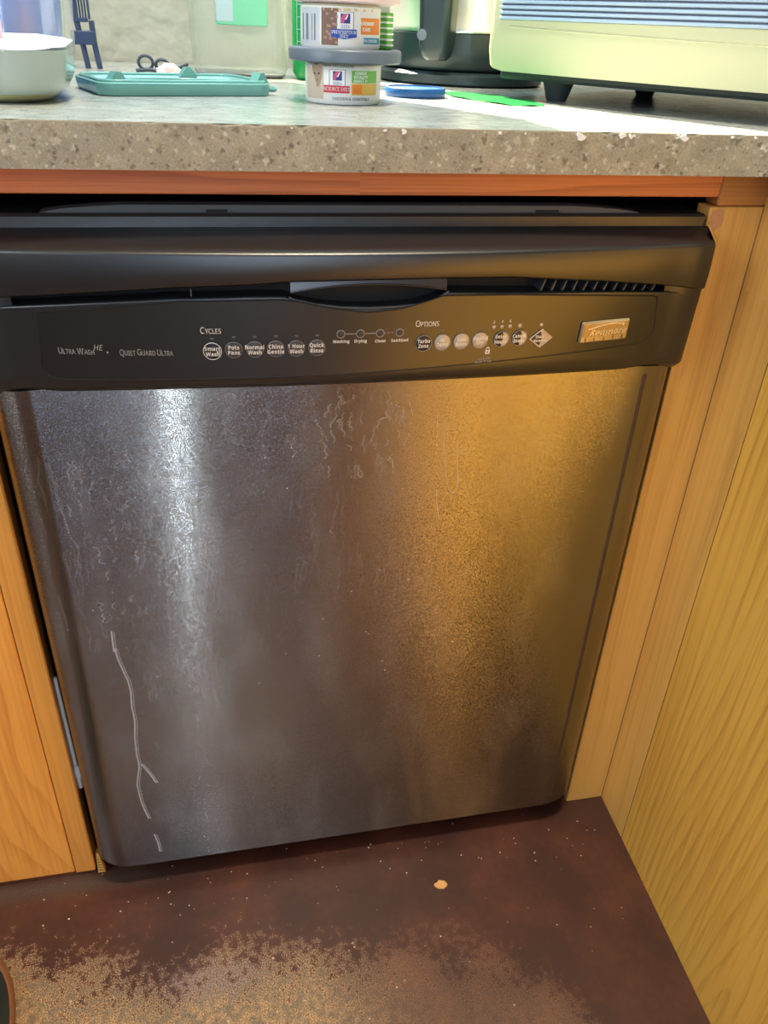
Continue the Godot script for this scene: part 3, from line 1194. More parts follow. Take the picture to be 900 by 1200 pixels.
func panel_x(z: float) -> float:
	return 0.3565 + tan(PANEL_YAW) * z


func build_worktop() -> void:
	var t := thing("countertop", "thick grey concrete worktop with exposed stone chips along its front edge", "countertop")
	# L-shaped slab: sides and underside, and the ground top
	var z0 := 0.030
	var ol := [Vector2(-1.58, -0.735), Vector2(1.38, -0.735), Vector2(1.38, 1.60), Vector2(panel_x(1.6) - 0.022, 1.60), Vector2(0.3345, z0), Vector2(-1.58, z0)]
	var st := mb()
	var b := 0.0016
	var yb := 0.7997
	for i in ol.size():
		var p: Vector2 = ol[i]
		var q: Vector2 = ol[(i + 1) % ol.size()]
		var nn := Vector2(q.y - p.y, p.x - q.x).normalized()
		var inside := Vector3((p.x + q.x) / 2 - nn.x * 0.2, 0.81, (p.y + q.y) / 2 - nn.y * 0.2)
		if i == 4:
			# the front edge in view, chipped along its arris
			rng.seed = 12
			var N := 240
			var rows := [[], [], []]
			for k in N + 1:
				var x := lerpf(q.x, p.x, float(k) / N)
				var chip := 0.0
				if rng.randf() < 0.16:
					chip = rng.randf_range(0.0006, 0.0026)
				rows[0].append(Vector3(x, yb, z0))
				rows[1].append(Vector3(x, TOP - 0.0012 - chip, z0))
				rows[2].append(Vector3(x, TOP, z0 - 0.0014 - chip * 0.8))
			st.grid(rows)
		else:
			st.poly([Vector3(p.x, yb, p.y), Vector3(q.x, yb, q.y), Vector3(q.x, TOP, q.y), Vector3(p.x, TOP, p.y)], inside)
	var under := PackedVector2Array(ol)
	var tri := Geometry2D.triangulate_polygon(under)
	var top := mb()
	for i in range(0, tri.size(), 3):
		var f := []
		var g := []
		for k in 3:
			var p: Vector2 = under[tri[i + k]]
			f.append(Vector3(p.x, yb, p.y))
			g.append(Vector3(p.x, TOP, p.y - (0.0016 if absf(p.y - z0) < 0.001 else 0.0)))
		st.poly(f, Vector3(f[0].x, 1, f[0].z))
		top.poly(g, Vector3(g[0].x, 0, g[0].z))
	obj("slab", st, M.concrete, t)
	obj("ground_top", top, M.concrete_top, t)
	# whitish splashes and chips stuck on the front edge
	rng.seed = 51
	for s in [[0.162, 0.0062], [0.196, 0.004], [0.2035, 0.0038], [0.243, 0.0028], [0.2485, 0.0045], [0.098, 0.002], [0.118, 0.002], [0.026, 0.0035], [0.012, 0.0022], [0.29, 0.002], [0.31, 0.0016], [-0.055, 0.0016]]:
		st = mb()
		var pts := PackedVector2Array()
		for k in 9:
			var a := TAU * k / 9
			var r: float = s[1] * rng.randf_range(0.35, 0.95)
			pts.append(Vector2(cos(a) * r, sin(a) * r * 0.75))
		st.prism(pts, -0.0002, 0.0005)
		obj("residue_chip", st, M.residue, t, Vector3(s[0], TOP - 0.0012 - s[1] * 0.35, z0 + 0.0003))


func build_cabinets() -> void:
	# face frame round the dishwasher
	var f := thing("cabinet_face_frame", "oak face frame with a reddish rail over the dishwasher and a stile at its right", "cabinet frame")
	var st := mb()
	st.swap = true
	st.box(Vector3(-0.60, 0.7787, -0.02), Vector3(0.3105, 0.7992, 0.0), 0.0008)
	obj("rail", st, M.oak_rail, f)
	st = mb()
	st.swap = true
	st.box(Vector3(0.3110, 0.7715, -0.02), Vector3(0.3900, 0.7992, 0.0), 0.0012)
	obj("corner_block", st, M.oak_block, f)
	st = mb()
	st.off = Vector2(0.02, 0.1)
	st.box(Vector3(0.305, 0.0, -0.02), Vector3(0.3580, 0.7708, 0.0), 0.0008)
	var sl := obj("stile", st, M.oak_stile, f)
	# bare chipped patch at its top
	st = mb()
	rng.seed = 8
	var pt := PackedVector2Array()
	for k in 16:
		var a := TAU * k / 16
		pt.append(Vector2(0.3135 + cos(a) * 0.0075 * rng.randf_range(0.75, 1.1), 0.7605 + sin(a) * 0.0095 * rng.randf_range(0.75, 1.1)))
	st.prism(pt, -0.001, 0.0004)
	obj("bare_patch", st, M.bare_wood, sl)
	# left-hand cabinet
	var c := thing("base_cabinet", "orange oak base cabinet front at the left of the dishwasher", "cabinet")
	st = mb()
	st.box(Vector3(-0.3290, 0.004, -0.02), Vector3(-0.3062, 0.7780, 0.0), 0.0014)
	obj("stile", st, M.oak_stile_orange, c)
	st = mb()
	st.off = Vector2(0.63, 0.0)
	st.box(Vector3(-0.60, 0.006, -0.02), Vector3(-0.3300, 0.7780, -0.0004), 0.0012)
	obj("panel", st, M.oak_door, c)
	st = mb()
	st.box(Vector3(-0.3305, 0.006, -0.018), Vector3(-0.3285, 0.778, -0.0022), 0.0001)
	obj("groove", st, M.groove, c)
	st = mb()
	st.box(Vector3(-0.60, 0.0, -0.58), Vector3(-0.3085, 0.777, -0.0205), 0.001)
	obj("carcass", st, M.tub_side, c)
	st = mb()
	st.box(Vector3(-0.60, 0.0, -0.0195), Vector3(-0.3075, 0.0055, -0.0015), 0.0005)
	obj("worn_foot", st, M.groove, c)
	# right-hand run, turned slightly
	var r := thing("corner_cabinet", "yellow oak cabinet side running towards the viewer at the right, with a seam", "cabinet", Vector3(0.3565, 0, 0), PANEL_YAW)
	st = mb()
	st.off = Vector2(0.3, 0.2)
	st.box(Vector3(0.0, 0.0, 0.0001), Vector3(0.02, 0.7985, 0.0647), 0.0005)
	obj("filler_board", st, M.oak_stile, r)
	st = mb()
	st.box(Vector3(0.0012, 0.0, 0.0640), Vector3(0.019, 0.798, 0.0670), 0.0001)
	obj("seam", st, M.groove, r)
	st = mb()
	st.tube([Vector3(0.0002, 0.0, 0.0004), Vector3(0.0002, 0.3, 0.0004), Vector3(0.0002, 0.6, 0.0004), Vector3(0.0002, 0.77, 0.0004)], 0.0009, 6)
	obj("corner_line", st, M.bead, r)  # thin brown strip drawn along the inner corner
	st = mb()
	st.box(Vector3(0.0, 0.0, 0.0665), Vector3(0.02, 0.7985, 1.55), 0.0006)
	obj("side_panel", st, M.oak_panel, r)
	st = mb()
	st.box(Vector3(0.024, 0.0, 0.0), Vector3(0.62, 0.7975, 1.54), 0.001)
	obj("carcass", st, M.tub_side, r)



# ---------------------------------------------------------------- things on the worktop
func rrect(hx: float, hz: float, r: float, n := 6) -> Array:
	var out := []
	for q in 4:
		var cx: float = (hx - r) * [1, -1, -1, 1][q]
		var cz: float = (hz - r) * [1, 1, -1, -1][q]
		for k in n + 1:
			var a := PI / 2 * (q + float(k) / n)
			out.append(Vector2(cx + cos(a) * r, cz + sin(a) * r))
	out.append(out[0])
	return out


# a hollow or solid body through rounded rectangles [height, half width, half depth, corner radius]
func loft(secs: Array, cap_low := true, cap_high := true, n := 6) -> MB:
	var st := mb()
	var rows := []
	for s in secs:
		var row := []
		for p in rrect(s[1], s[2], s[3], n):
			row.append(Vector3(p.x, s[0], p.y))
		rows.append(row)
	st.grid(rows, [], false, true)
	if cap_low:
		st.poly(rows[0].slice(0, -1), Vector3(0, secs[0][0] + 1, 0))
	if cap_high:
		st.poly(rows[-1].slice(0, -1), Vector3(0, secs[-1][0] - 1, 0))
	return st


# a piece of printed label on a can: a curved patch between two places across the can, u from -1 (left) to 1 (right) as its front shows them
func patch(r: float, u0: float, u1: float, y0: float, y1: float, face: float, n := 8) -> MB:
	var st := mb()
	var lo := []
	var hi := []
	for k in n + 1:
		var a := face - asin(clampf(lerpf(u0, u1, float(k) / n), -0.999, 0.999))
		lo.append(Vector3(cos(a) * r, y0, sin(a) * r))
		hi.append(Vector3(cos(a) * r, y1, sin(a) * r))
	st.grid([lo, hi])
	return st


func bend(m: ArrayMesh, r: float, u: float, face: float) -> ArrayMesh:
	var a := m.surface_get_arrays(0)
	var v: PackedVector3Array = a[Mesh.ARRAY_VERTEX]
	var n: PackedVector3Array = a[Mesh.ARRAY_NORMAL]
	var mid := face - asin(u)
	for i in v.size():
		var ang := mid - v[i].x / r
		var rr := r + v[i].z
		v[i] = Vector3(cos(ang) * rr, v[i].y, sin(ang) * rr)
		n[i] = Vector3(cos(ang), 0, sin(ang))
	a[Mesh.ARRAY_VERTEX] = v
	a[Mesh.ARRAY_NORMAL] = n
	var out := ArrayMesh.new()
	out.add_surface_from_arrays(Mesh.PRIMITIVE_TRIANGLES, a)
	return out


func flat_patch(pts: Array, r: float, face: float, cu: float, k: float) -> MB:   # an outline wrapped on the can
	var st := mb()
	var pl := PackedVector2Array()
	for p in pts:
		pl.append(p)
	var tri := Geometry2D.triangulate_polygon(pl)
	var todo := []
	for i in range(0, tri.size(), 3):
		todo.append([pl[tri[i]] * k, pl[tri[i + 1]] * k, pl[tri[i + 2]] * k])
	while todo.size():      # cut until each piece is small enough to follow the curve
		var q: Array = todo.pop_back()
		var far := 0
		for j in 3:
			if absf(q[j].x - q[(j + 1) % 3].x) > absf(q[far].x - q[(far + 1) % 3].x):
				far = j
		var e0: Vector2 = q[far]
		var e1: Vector2 = q[(far + 1) % 3]
		var e2: Vector2 = q[(far + 2) % 3]
		if absf(e0.x - e1.x) > 0.0022:
			todo.append([e0, (e0 + e1) / 2, e2])
			todo.append([(e0 + e1) / 2, e1, e2])
			continue
		var f := []
		for p in q:
			var a: float = face - asin(cu) - p.x / r
			f.append(Vector3(cos(a) * r, p.y, sin(a) * r))
		st.poly(f, Vector3(0, f[0].y, 0))
	return st


func can_body(t: Node3D, r: float, h: float) -> void:
	var st := mb()
	st.lathe([Vector2(r - 0.003, 0.0), Vector2(r - 0.0008, 0.0004), Vector2(r - 0.0003, 0.0016), Vector2(r, 0.003), Vector2(r, h - 0.003), Vector2(r - 0.0008, h - 0.002)], Vector3.ZERO, 48)
	st.lathe([Vector2(0.0, 0.0004), Vector2(r - 0.003, 0.0)].map(func(q): return q), Vector3.ZERO, 48)
	obj("label_wrap", st, M.can_white, t)
	st = mb()
	st.lathe([Vector2(r - 0.0008, h - 0.002), Vector2(r + 0.0002, h - 0.0012), Vector2(r - 0.0006, h), Vector2(r - 0.002, h), Vector2(r - 0.0025, h - 0.0015), Vector2(0.0, h - 0.0015)], Vector3.ZERO, 48)
	obj("metal_end", st, M.can_metal, t)


func emblem(t: Node3D, r: float, u: float, y: float, face: float, word: String, fnt: Font) -> void:
	var box := obj("emblem", patch(r + 0.00012, u - 0.19, u + 0.19, y - 0.0062, y + 0.0062, face), M.print_white, t)
	obj("emblem_edge", patch(r + 0.00008, u - 0.21, u + 0.21, y - 0.0066, y + 0.0066, face), M.print_grey, box)
	obj("emblem_blue", patch(r + 0.00020, u - 0.11, u + 0.12, y - 0.0018, y + 0.0052, face), M.print_navy, box)
	var k := 0.001
	obj("emblem_stripe", flat_patch([Vector2(-3.4, -1.7), Vector2(-1.6, -1.7), Vector2(2.6, 5.1), Vector2(-1.2, 5.1), Vector2(-3.4, 2.4)], r + 0.00028, face, u, k), M.print_pink, box).position.y = y
	obj("emblem_bar", flat_patch([Vector2(-0.4, 1.0), Vector2(1.0, 1.0), Vector2(2.8, 4.4), Vector2(1.8, 4.4)], r + 0.00034, face, u, k), M.print_white, box).position.y = y
	obj("lettering", bend(letters([[word, 0, y - 0.0040, 0.0024, 0.0, 0.95]], fnt, 0.00015), r + 0.0001, u, face), M.print_navy, box)


func build_cans() -> void:
	var bold := SystemFont.new()
	bold.font_names = PackedStringArray(["Droid Sans"])
	bold.font_weight = 700
	var serif := SystemFont.new()
	serif.font_names = PackedStringArray(["Droid Serif"])
	var face := 1.728
	var r := 0.0342
	var h := 0.0320
	# lower can
	var c := thing("cat_food_can", "white cat food can with a cat's face and a red banner, standing on the worktop", "can", Vector3(0.0125, TOP, -0.168), 0.0, "stacked cat food cans")
	can_body(c, r, h)
	var Y := func(py: float) -> float: return (124.0 - py) / 48.0 * 0.0325
	var U := func(px: float) -> float: return (px - 402.0) / 43.5
	obj("beige_field", patch(r + 0.00006, -0.93, -0.50, 0.004, h - 0.004, face), M.print_beige, c)
	var head := obj("cat_face", flat_patch([Vector2(-4.6, 2), Vector2(-7.0, 6.2), Vector2(-6.6, 11.6), Vector2(-4.2, 8.6), Vector2(-1.2, 8.9), Vector2(1.2, 12.0), Vector2(1.8, 6.4), Vector2(1.2, 1.6), Vector2(-0.6, -2.8), Vector2(-2.6, -3.4)].map(func(q): return q + Vector2(2.4, 0)), r + 0.00014, face, U.call(373.0), 0.0014), M.print_fur, c)
	head.position.y = Y.call(98.0)
	for e in [Vector2(-2.2, 4.2), Vector2(1.4, 4.4)]:
		var eye := obj("eye", flat_patch(range(8).map(func(k): return e + Vector2(cos(TAU * k / 8) * 0.9, sin(TAU * k / 8) * 0.55)), r + 0.0002, face, U.call(373.0), 0.0014), M.print_dark, head)
		eye.name = "eye"
	obj("nose", flat_patch([Vector2(-0.7, 1.0), Vector2(0.5, 1.0), Vector2(-0.1, 0.1)], r + 0.0002, face, U.call(373.0), 0.0014), M.print_dark, head)
	for e in [[Vector2(-3.9, 8.6), Vector2(-3.9, 10.4), Vector2(-2.4, 8.4)], [Vector2(2.0, 8.8), Vector2(3.3, 10.6), Vector2(3.5, 8.0)]]:
		obj("inner_ear", flat_patch(e, r + 0.0002, face, U.call(373.0), 0.0014), M.print_pinkish, head)
	emblem(c, r, U.call(395.5), Y.call(93.0), face, "Hill's", serif)
	var rb := obj("red_banner", patch(r + 0.00024, U.call(380.5), U.call(409.5), Y.call(110.0), Y.call(101.5), face), M.print_red, c)
	obj("lettering", bend(letters([["SCIENCE DIET", 0, Y.call(105.5), 0.0026, 0.0, 0.98]], serif, 0.00015), r + 0.00024, U.call(395.0), face), M.print_white, rb)
	var gp := obj("green_panel", patch(r + 0.00012, U.call(411.5), U.call(439.5), Y.call(98.0), Y.call(84.0), face), M.print_green, c)
	obj("lettering", bend(letters([["SENIOR", 0, Y.call(86.8), 0.0022], ["VITALITY", 0, Y.call(91.2), 0.0024], ["ADULT 7+", 0, Y.call(95.6), 0.0016]], bold, 0.00015), r + 0.00012, U.call(422.0), face), M.print_white, gp)
	obj("yellow_panel", patch(r + 0.00012, U.call(411.5), U.call(439.5), Y.call(112.0), Y.call(98.6), face), M.print_yellow, c)
	obj("orange_patch", patch(r + 0.00016, U.call(412.5), U.call(423.0), Y.call(110.5), Y.call(100.0), face), M.print_orange, c)
	obj("lettering", bend(letters([["CHICKEN & VEGETABLE", 0, Y.call(116.5), 0.0013]], bold, 0.0001), r + 0.0001, U.call(412.0), face), M.print_grey, c)
	obj("lettering", bend(letters([["HEALTHY CUISINE", 0, Y.call(79.0), 0.0014]], bold, 0.0001), r + 0.0001, U.call(397.0), face), M.print_grey, c)
	# grey lid between the cans
	var g := thing("can_cover", "dark grey round plastic lid lying between the two stacked cans", "can cover", Vector3(0.0143, TOP + h + 0.0004, -0.168))
	var st := mb()
	st.lathe([Vector2(0.0, 0.0), Vector2(0.0485, 0.0), Vector2(0.0503, 0.0012), Vector2(0.0505, 0.0088), Vector2(0.0488, 0.0108), Vector2(0.046, 0.0111), Vector2(0.044, 0.0100), Vector2(0.0, 0.0100)].map(func(q): return q), Vector3.ZERO, 56)
	obj("lid_disc", st, M.lid_grey, g)
	# upper can
	var y2 := TOP + h + 0.0004 + 0.0102
	var d := thing("cat_food_can", "white cat food can with a blue banner and orange panel above the grey lid", "can", Vector3(0.0100, y2, -0.170), 0.0, "stacked cat food cans")
	var r2 := 0.0352
	var h2 := 0.0335
	can_body(d, r2, h2)
	Y = func(py: float) -> float: return (55.5 - py) / 50.0 * 0.0335
	U = func(px: float) -> float: return (px - 398.5) / 44.5
	obj("grey_panel", patch(r2 + 0.00006, -0.97, -0.50, 0.003, h2 - 0.0035, face), M.print_pale, d)
	for q in [[-0.93, -0.90], [-0.84, -0.78], [-0.70, -0.68], [-0.64, -0.60]]:
		obj("small_print", patch(r2 + 0.00012, q[0], q[1], 0.006, h2 - 0.008, face, 2), M.print_grey, d)
	obj("kibble_picture", patch(r2 + 0.00006, U.call(378.0), U.call(396.0), 0.003, h2 - 0.0035, face), M.print_brown, d)
	rng.seed = 5
	for i in 16:
		var p := Vector2(rng.randf_range(379.5, 394.5), rng.randf_range(13.0, 50.0))
		obj("kibble", flat_patch(range(8).map(func(k): return Vector2(cos(TAU * k / 8) * rng.randf_range(1.0, 1.5), sin(TAU * k / 8) * 1.1)), r2 + 0.00014, face, U.call(p.x), 0.001), M.print_kibble, d).position.y = Y.call(p.y)
	emblem(d, r2, U.call(403.5), Y.call(24.0), face, "Hill's", serif)
	var bb := obj("blue_banner", flat_patch([Vector2(-11.2, 3.4), Vector2(11.2, 3.4), Vector2(11.2, -2.4), Vector2(0, -4.0), Vector2(-11.2, -2.4)], r2 + 0.00024, face, U.call(402.5), 0.001), M.print_blue, d)
	bb.position.y = Y.call(38.0)
	obj("lettering", bend(letters([["PRESCRIPTION", 0, 0.0012, 0.0022, 0.0, 0.95], ["DIET", 0, -0.0018, 0.0022]], serif, 0.00015), r2 + 0.0003, U.call(402.5), face), M.print_white, bb)
	var op := obj("orange_panel", patch(r2 + 0.00012, U.call(420.5), U.call(441.0), Y.call(38.0), Y.call(20.0), face), M.print_orange, d)
	obj("lettering", bend(letters([["URINARY", 0.0, Y.call(26.0), 0.0026], ["CARE", -0.0016, Y.call(32.5), 0.0026]], bold, 0.00015), r2 + 0.00012, U.call(428.5), face), M.print_white, op)
	var tp := obj("teal_panel", patch(r2 + 0.00012, U.call(423.5), U.call(441.5), Y.call(48.5), Y.call(41.5), face), M.print_teal, d)
	obj("lettering", bend(letters([["WITH CHICKEN", 0, Y.call(45.0), 0.0015]], bold, 0.00012), r2 + 0.00012, U.call(430.0), face), M.print_white, tp)
	obj("gold_band", patch(r2 + 0.0001, -0.6, 0.97, h2 - 0.0052, h2 - 0.0034, face), M.print_gold, d)
	# pink lid on the upper can
	var k := thing("can_cover", "pale pink round plastic lid on top of the upper can", "can cover", Vector3(0.0170, y2 + h2 + 0.0004, -0.175))
	st = mb()
	st.lathe([Vector2(0.0, 0.0), Vector2(0.0445, 0.0), Vector2(0.0465, 0.0012), Vector2(0.0468, 0.012), Vector2(0.045, 0.0138), Vector2(0.0, 0.0138)], Vector3.ZERO, 56)
	obj("lid_disc", st, M.lid_pink, k)
	# striped packet standing on the grey lid
	var pk := thing("packet", "small green and white striped packet standing on the grey lid beside the upper can", "packet", Vector3(0.0520, TOP + h + 0.0106, -0.187), 0.5)
	st = mb()
	st.box(Vector3(-0.004, 0, -0.010), Vector3(0.004, 0.029, 0.010), 0.001)
	obj("wrapper", st, M.print_green, pk)
	for i in 6:
		st = mb()
		st.box(Vector3(-0.0042, 0.003 + i * 0.0044, -0.0102), Vector3(0.0042, 0.0046 + i * 0.0044, 0.0102), 0.0003)
		obj("white_stripe", st, M.print_white, pk)


func build_counter_things() -> void:
	for q in [["can_white", 232, 232, 226, 0.35], ["print_white", 240, 240, 236, 0.4], ["print_grey", 130, 132, 134, 0.5], ["print_pale", 205, 210, 214, 0.5], ["print_navy", 48, 52, 128, 0.45], ["print_pink", 206, 84, 128, 0.45], ["print_beige", 206, 190, 168, 0.5], ["print_fur", 168, 146, 122, 0.5], ["print_dark", 60, 50, 44, 0.5], ["print_pinkish", 196, 150, 140, 0.5], ["print_red", 204, 44, 62, 0.45], ["print_green", 104, 178, 74, 0.45], ["print_yellow", 224, 184, 84, 0.45], ["print_orange", 234, 134, 48, 0.45], ["print_brown", 128, 96, 82, 0.5], ["print_kibble", 172, 138, 122, 0.5], ["print_blue", 44, 74, 168, 0.45], ["print_teal", 40, 152, 190, 0.45], ["print_gold", 214, 190, 132, 0.4], ["lid_grey", 92, 104, 116, 0.4], ["lid_pink", 214, 192, 190, 0.5], ["lid_blue", 14, 74, 136, 0.4], ["teal", 108, 166, 160, 0.16], ["slate", 52, 70, 104, 0.45], ["slate_dark", 70, 80, 92, 0.5], ["tissue", 226, 208, 206, 0.9], ["cup_blue", 16, 96, 206, 0.4], ["pink_handle", 226, 172, 190, 0.4], ["kettle_black", 30, 46, 50, 0.38], ["appliance", 178, 180, 146, 0.42], ["rib_blue", 146, 168, 196, 0.4], ["under", 46, 56, 58, 0.6], ["foam", 246, 250, 248, 0.8], ["liquid", 184, 196, 180, 0.35], ["sediment", 222, 208, 128, 0.5], ["green_label", 120, 204, 168, 0.5], ["label_pale", 176, 204, 212, 0.5], ["green_sunlight", 10, 112, 52, 0.3]]:
		M[q[0]] = mat(rgb8(q[1], q[2], q[3]), q[4])
	M.can_metal = mat(rgb8(206, 200, 180), 0.3, 0.9)
	M.kettle_steel = mat(rgb8(208, 214, 210), 0.3, 0.9)
	M.clear_tub = mat(Color(0.92, 0.96, 0.98, 0.10), 0.12)
	M.clear_tub.transparency = BaseMaterial3D.TRANSPARENCY_ALPHA
	M.jar = mat(Color(0.74, 0.77, 0.72, 0.38), 0.4)
	M.jar.transparency = BaseMaterial3D.TRANSPARENCY_ALPHA
	M.green_bottle = mat(rgb8(8, 150, 80), 0.3)
	M.green_bottle.backlight_enabled = true
	M.green_bottle.backlight = rgb8(10, 150, 80)
	build_cans()
	# clear tub of soapy water at the left
	var t := thing("plastic_tub", "clear square plastic tub of cloudy foamy water at the left of the worktop", "tub", Vector3(-0.2760, TOP, -0.1180))
	obj("tub_wall", loft([[0.0, 0.038, 0.038, 0.026], [0.003, 0.047, 0.047, 0.032], [0.009, 0.0545, 0.0545, 0.036], [0.018, 0.0595, 0.0595, 0.038], [0.04, 0.0630, 0.0630, 0.040], [0.15, 0.0715, 0.0715, 0.044]], true, false, 10), M.clear_tub, t)
	obj("liquid", loft([[0.0062, 0.0510, 0.0510, 0.034], [0.009, 0.0537, 0.0537, 0.0355], [0.018, 0.0587, 0.0587, 0.0375], [0.036, 0.0618, 0.0618, 0.0395]], true, true, 10), M.liquid, t)
	obj("sediment", loft([[0.0006, 0.0375, 0.0375, 0.0255], [0.003, 0.0462, 0.0462, 0.0315], [0.0060, 0.0505, 0.0505, 0.034]], true, true, 10), M.sediment, t)
	var st := mb()
	var fn := noise(61, 60.0, 3)
	var rows := []
	for i in 7:
		var q := i / 6.0
		var row := []
		for p in rrect(0.0616 * (1.0 - q), 0.0616 * (1.0 - q), maxf(0.0001, 0.0395 * (1.0 - q)), 8):
			row.append(Vector3(p.x, 0.0362 + 0.0016 * fn.get_noise_2d(p.x, p.y) + 0.0015 * sqrt(q) + 0.007 * clampf(0.5 - p.y / 0.12, 0, 1), p.y))
		rows.append(row)
	st.grid(rows, [], false, true)
	obj("foam", st, M.foam, t)
	st = mb()
	st.tube(range(41).map(func(k): return Vector3(lerpf(-0.024, 0.024, k / 40.0), 0.0362 + 0.0006 * sin(k * 1.7), 0.0604)), 0.0016, 6)
	obj("foam_line", st, M.foam, t)
	var h := thing("handle", "pale pink handle leaning inside the clear tub of foamy water", "utensil", Vector3(-0.2720, TOP + 0.036, -0.118))
	st = mb()
	st.tube([Vector3(0.004, 0, 0.0), Vector3(0.003, 0.03, -0.003), Vector3(-0.003, 0.07, -0.006), Vector3(-0.006, 0.10, -0.008)], 0.0058, 10, 0.6)
	obj("grip", st, M.pink_handle, h)
	var cu := thing("cup", "light blue plastic cup behind the clear tub at the left edge", "cup", Vector3(-0.2930, TOP, -0.2560))
	st = mb()
	st.lathe([Vector2(0.0, 0.0), Vector2(0.050, 0.0), Vector2(0.0525, 0.003), Vector2(0.064, 0.135), Vector2(0.0625, 0.135), Vector2(0.051, 0.006), Vector2(0.0, 0.005)], Vector3.ZERO, 40)
	obj("cup_body", st, M.cup_blue, cu)
	# slotted stand
	var s := thing("utensil_stand", "dark slate-blue slotted plastic stand with two legs behind the tub", "stand", Vector3(-0.2700, TOP, -0.55))
	st = mb()
	st.box(Vector3(0.004, 0.026, -0.006), Vector3(0.0325, 0.041, 0.006), 0.001)
	obj("cross_band", st, M.slate, s)
	for q in [[0.0165, 0.0125], [0.0305, 0.0300]]:
		st = mb()
		st.tube([Vector3(q[0] + 0.003, 0.0, 0.0), Vector3(q[0], 0.026, 0.0), Vector3(q[1], 0.052, 0)], 0.0034, 6)
		obj("leg", st, M.slate, s)
	st = mb()
	st.box(Vector3(0.008, 0.050, -0.004), Vector3(0.026, 0.0545, 0.004), 0.0008)
	obj("lower_rail", st, M.slate, s)
	for q in [[0.0080, 0.0075], [0.0172, 0.0015], [0.0204, 0.0015], [0.0236, 0.0015], [0.0270, 0.0024]]:
		st = mb()
		st.box(Vector3(q[0], 0.053, -0.004), Vector3(q[0] + q[1], 0.150, 0.004), 0.0006)
		obj("bar", st, M.slate, s)
	# teal lid lying flat
	var l := thing("container_lid", "glossy teal rectangular container lid lying flat beside the clear tub", "lid", Vector3(-0.1400, TOP, -0.2300), 0.32)
	obj("lid_plate", loft([[0.0, 0.078, 0.050, 0.014], [0.0012, 0.0800, 0.052, 0.015], [0.0095, 0.0812, 0.053, 0.016], [0.0108, 0.0800, 0.052, 0.015], [0.0108, 0.072, 0.044, 0.013], [0.0085, 0.069, 0.041, 0.012]], true, true, 8), M.teal, l)
	var rim := []
	for p in rrect(0.0765, 0.0485, 0.015, 8):
		rim.append(Vector3(p.x, 0.0112, p.y))
	st = mb()
	st.tube(rim, 0.0018, 8)
	obj("rim", st, M.teal, l)
	var ov := []
	for k in 41:
		ov.append(Vector3(cos(TAU * k / 40) * 0.045, 0.0090, sin(TAU * k / 40) * 0.022))
	st = mb()
	st.tube(ov, 0.0016, 8)
	obj("oval_ridge", st, M.teal, l)
	for q in [[0.074, 0.030, 0.5], [-0.062, 0.038, 0.2], [0.028, -0.043, 0.0]]:
		st = mb()
		st.prism(PackedVector2Array([Vector2(-0.009, 0), Vector2(0.009, 0), Vector2(0.003, 0.0085), Vector2(-0.002, 0.0085)]), -0.005, 0.005)
		var cl := obj("clip", st, M.teal, l, Vector3(q[0], 0.0100, q[1]))
		cl.rotation.y = q[2]
	st = mb()
	st.box(Vector3(0.079, 0.003, 0.022), Vector3(0.089, 0.0075, 0.042), 0.002)
	obj("tab", st, M.teal, l)
	# dark clip with two oval loops, a crumpled tissue
	var sc := thing("plastic_clip", "dark grey plastic clip with two oval loops behind the teal lid", "clip", Vector3(-0.1700, TOP, -0.515))
	for q in [[-0.0085, 0.0105, 0.0085, 0.0075], [0.0110, 0.0085, 0.0075, 0.0058]]:
		st = mb()
		var lp := []
		for k in 25:
			lp.append(Vector3(q[0] + cos(TAU * k / 24) * q[2], q[1] + sin(TAU * k / 24) * q[3], 0.002 * sin(TAU * k / 24)))
		st.tube(lp, 0.0019, 7)
		obj("loop", st, M.slate_dark, sc)
	st = mb()
	st.tube([Vector3(-0.020, 0.0022, 0.006), Vector3(-0.006, 0.0036, 0.010), Vector3(0.010, 0.0022, 0.008), Vector3(0.030, 0.006, 0.0), Vector3(0.042, 0.010, -0.004)], 0.0021, 7)
	obj("arm", st, M.slate_dark, sc)
	var ti := thing("tissue", "small crumpled pinkish white tissue at the back of the teal lid", "tissue", Vector3(-0.1480, TOP, -0.440))
	st = mb()
	var tn := noise(71, 70.0, 3)
	rows = []
	for i in 9:
		var row := []
		for k in 25:
			var a := TAU * k / 24
			var e := PI / 2 * i / 8.0
			var rr := 1.0 + 0.28 * tn.get_noise_3d(cos(a) * cos(e) * 0.02, sin(e) * 0.02, sin(a) * cos(e) * 0.02)
			row.append(Vector3(cos(a) * cos(e) * 0.017 * rr, 0.0005 + sin(e) * 0.013 * rr, sin(a) * cos(e) * 0.012 * rr))
		rows.append(row)
	st.grid(rows, [], false, true)
	obj("crumple", st, M.tissue, ti)
	# clear jar with a green label
	var j := thing("plastic_jar", "clear square plastic jar with a pale green label standing by the back wall", "jar", Vector3(-0.0650, TOP, -0.512), 0.06)
	obj("jar_wall", loft([[0.0, 0.046, 0.046, 0.014], [0.003, 0.0515, 0.0515, 0.016], [0.010, 0.0545, 0.0545, 0.016], [0.15, 0.0575, 0.0575, 0.016], [0.170, 0.045, 0.045, 0.03], [0.185, 0.040, 0.040, 0.035]], true, true, 8), M.jar, j)
	st = mb()
	st.box(Vector3(-0.030, 0.0545, 0.0555), Vector3(0.030, 0.125, 0.0588), 0.0012)
	var lb := obj("label", st, M.green_label, j)
	st = mb()
	st.box(Vector3(-0.0300, 0.058, 0.0572), Vector3(-0.010, 0.125, 0.0590), 0.0005)
	obj("pale_band", st, M.label_pale, lb)
	obj("foot_ring", loft([[-0.0, 0.0475, 0.0475, 0.014], [0.0030, 0.0525, 0.0525, 0.016], [0.0045, 0.0530, 0.0530, 0.016]], true, true, 8), M.print_grey, j)
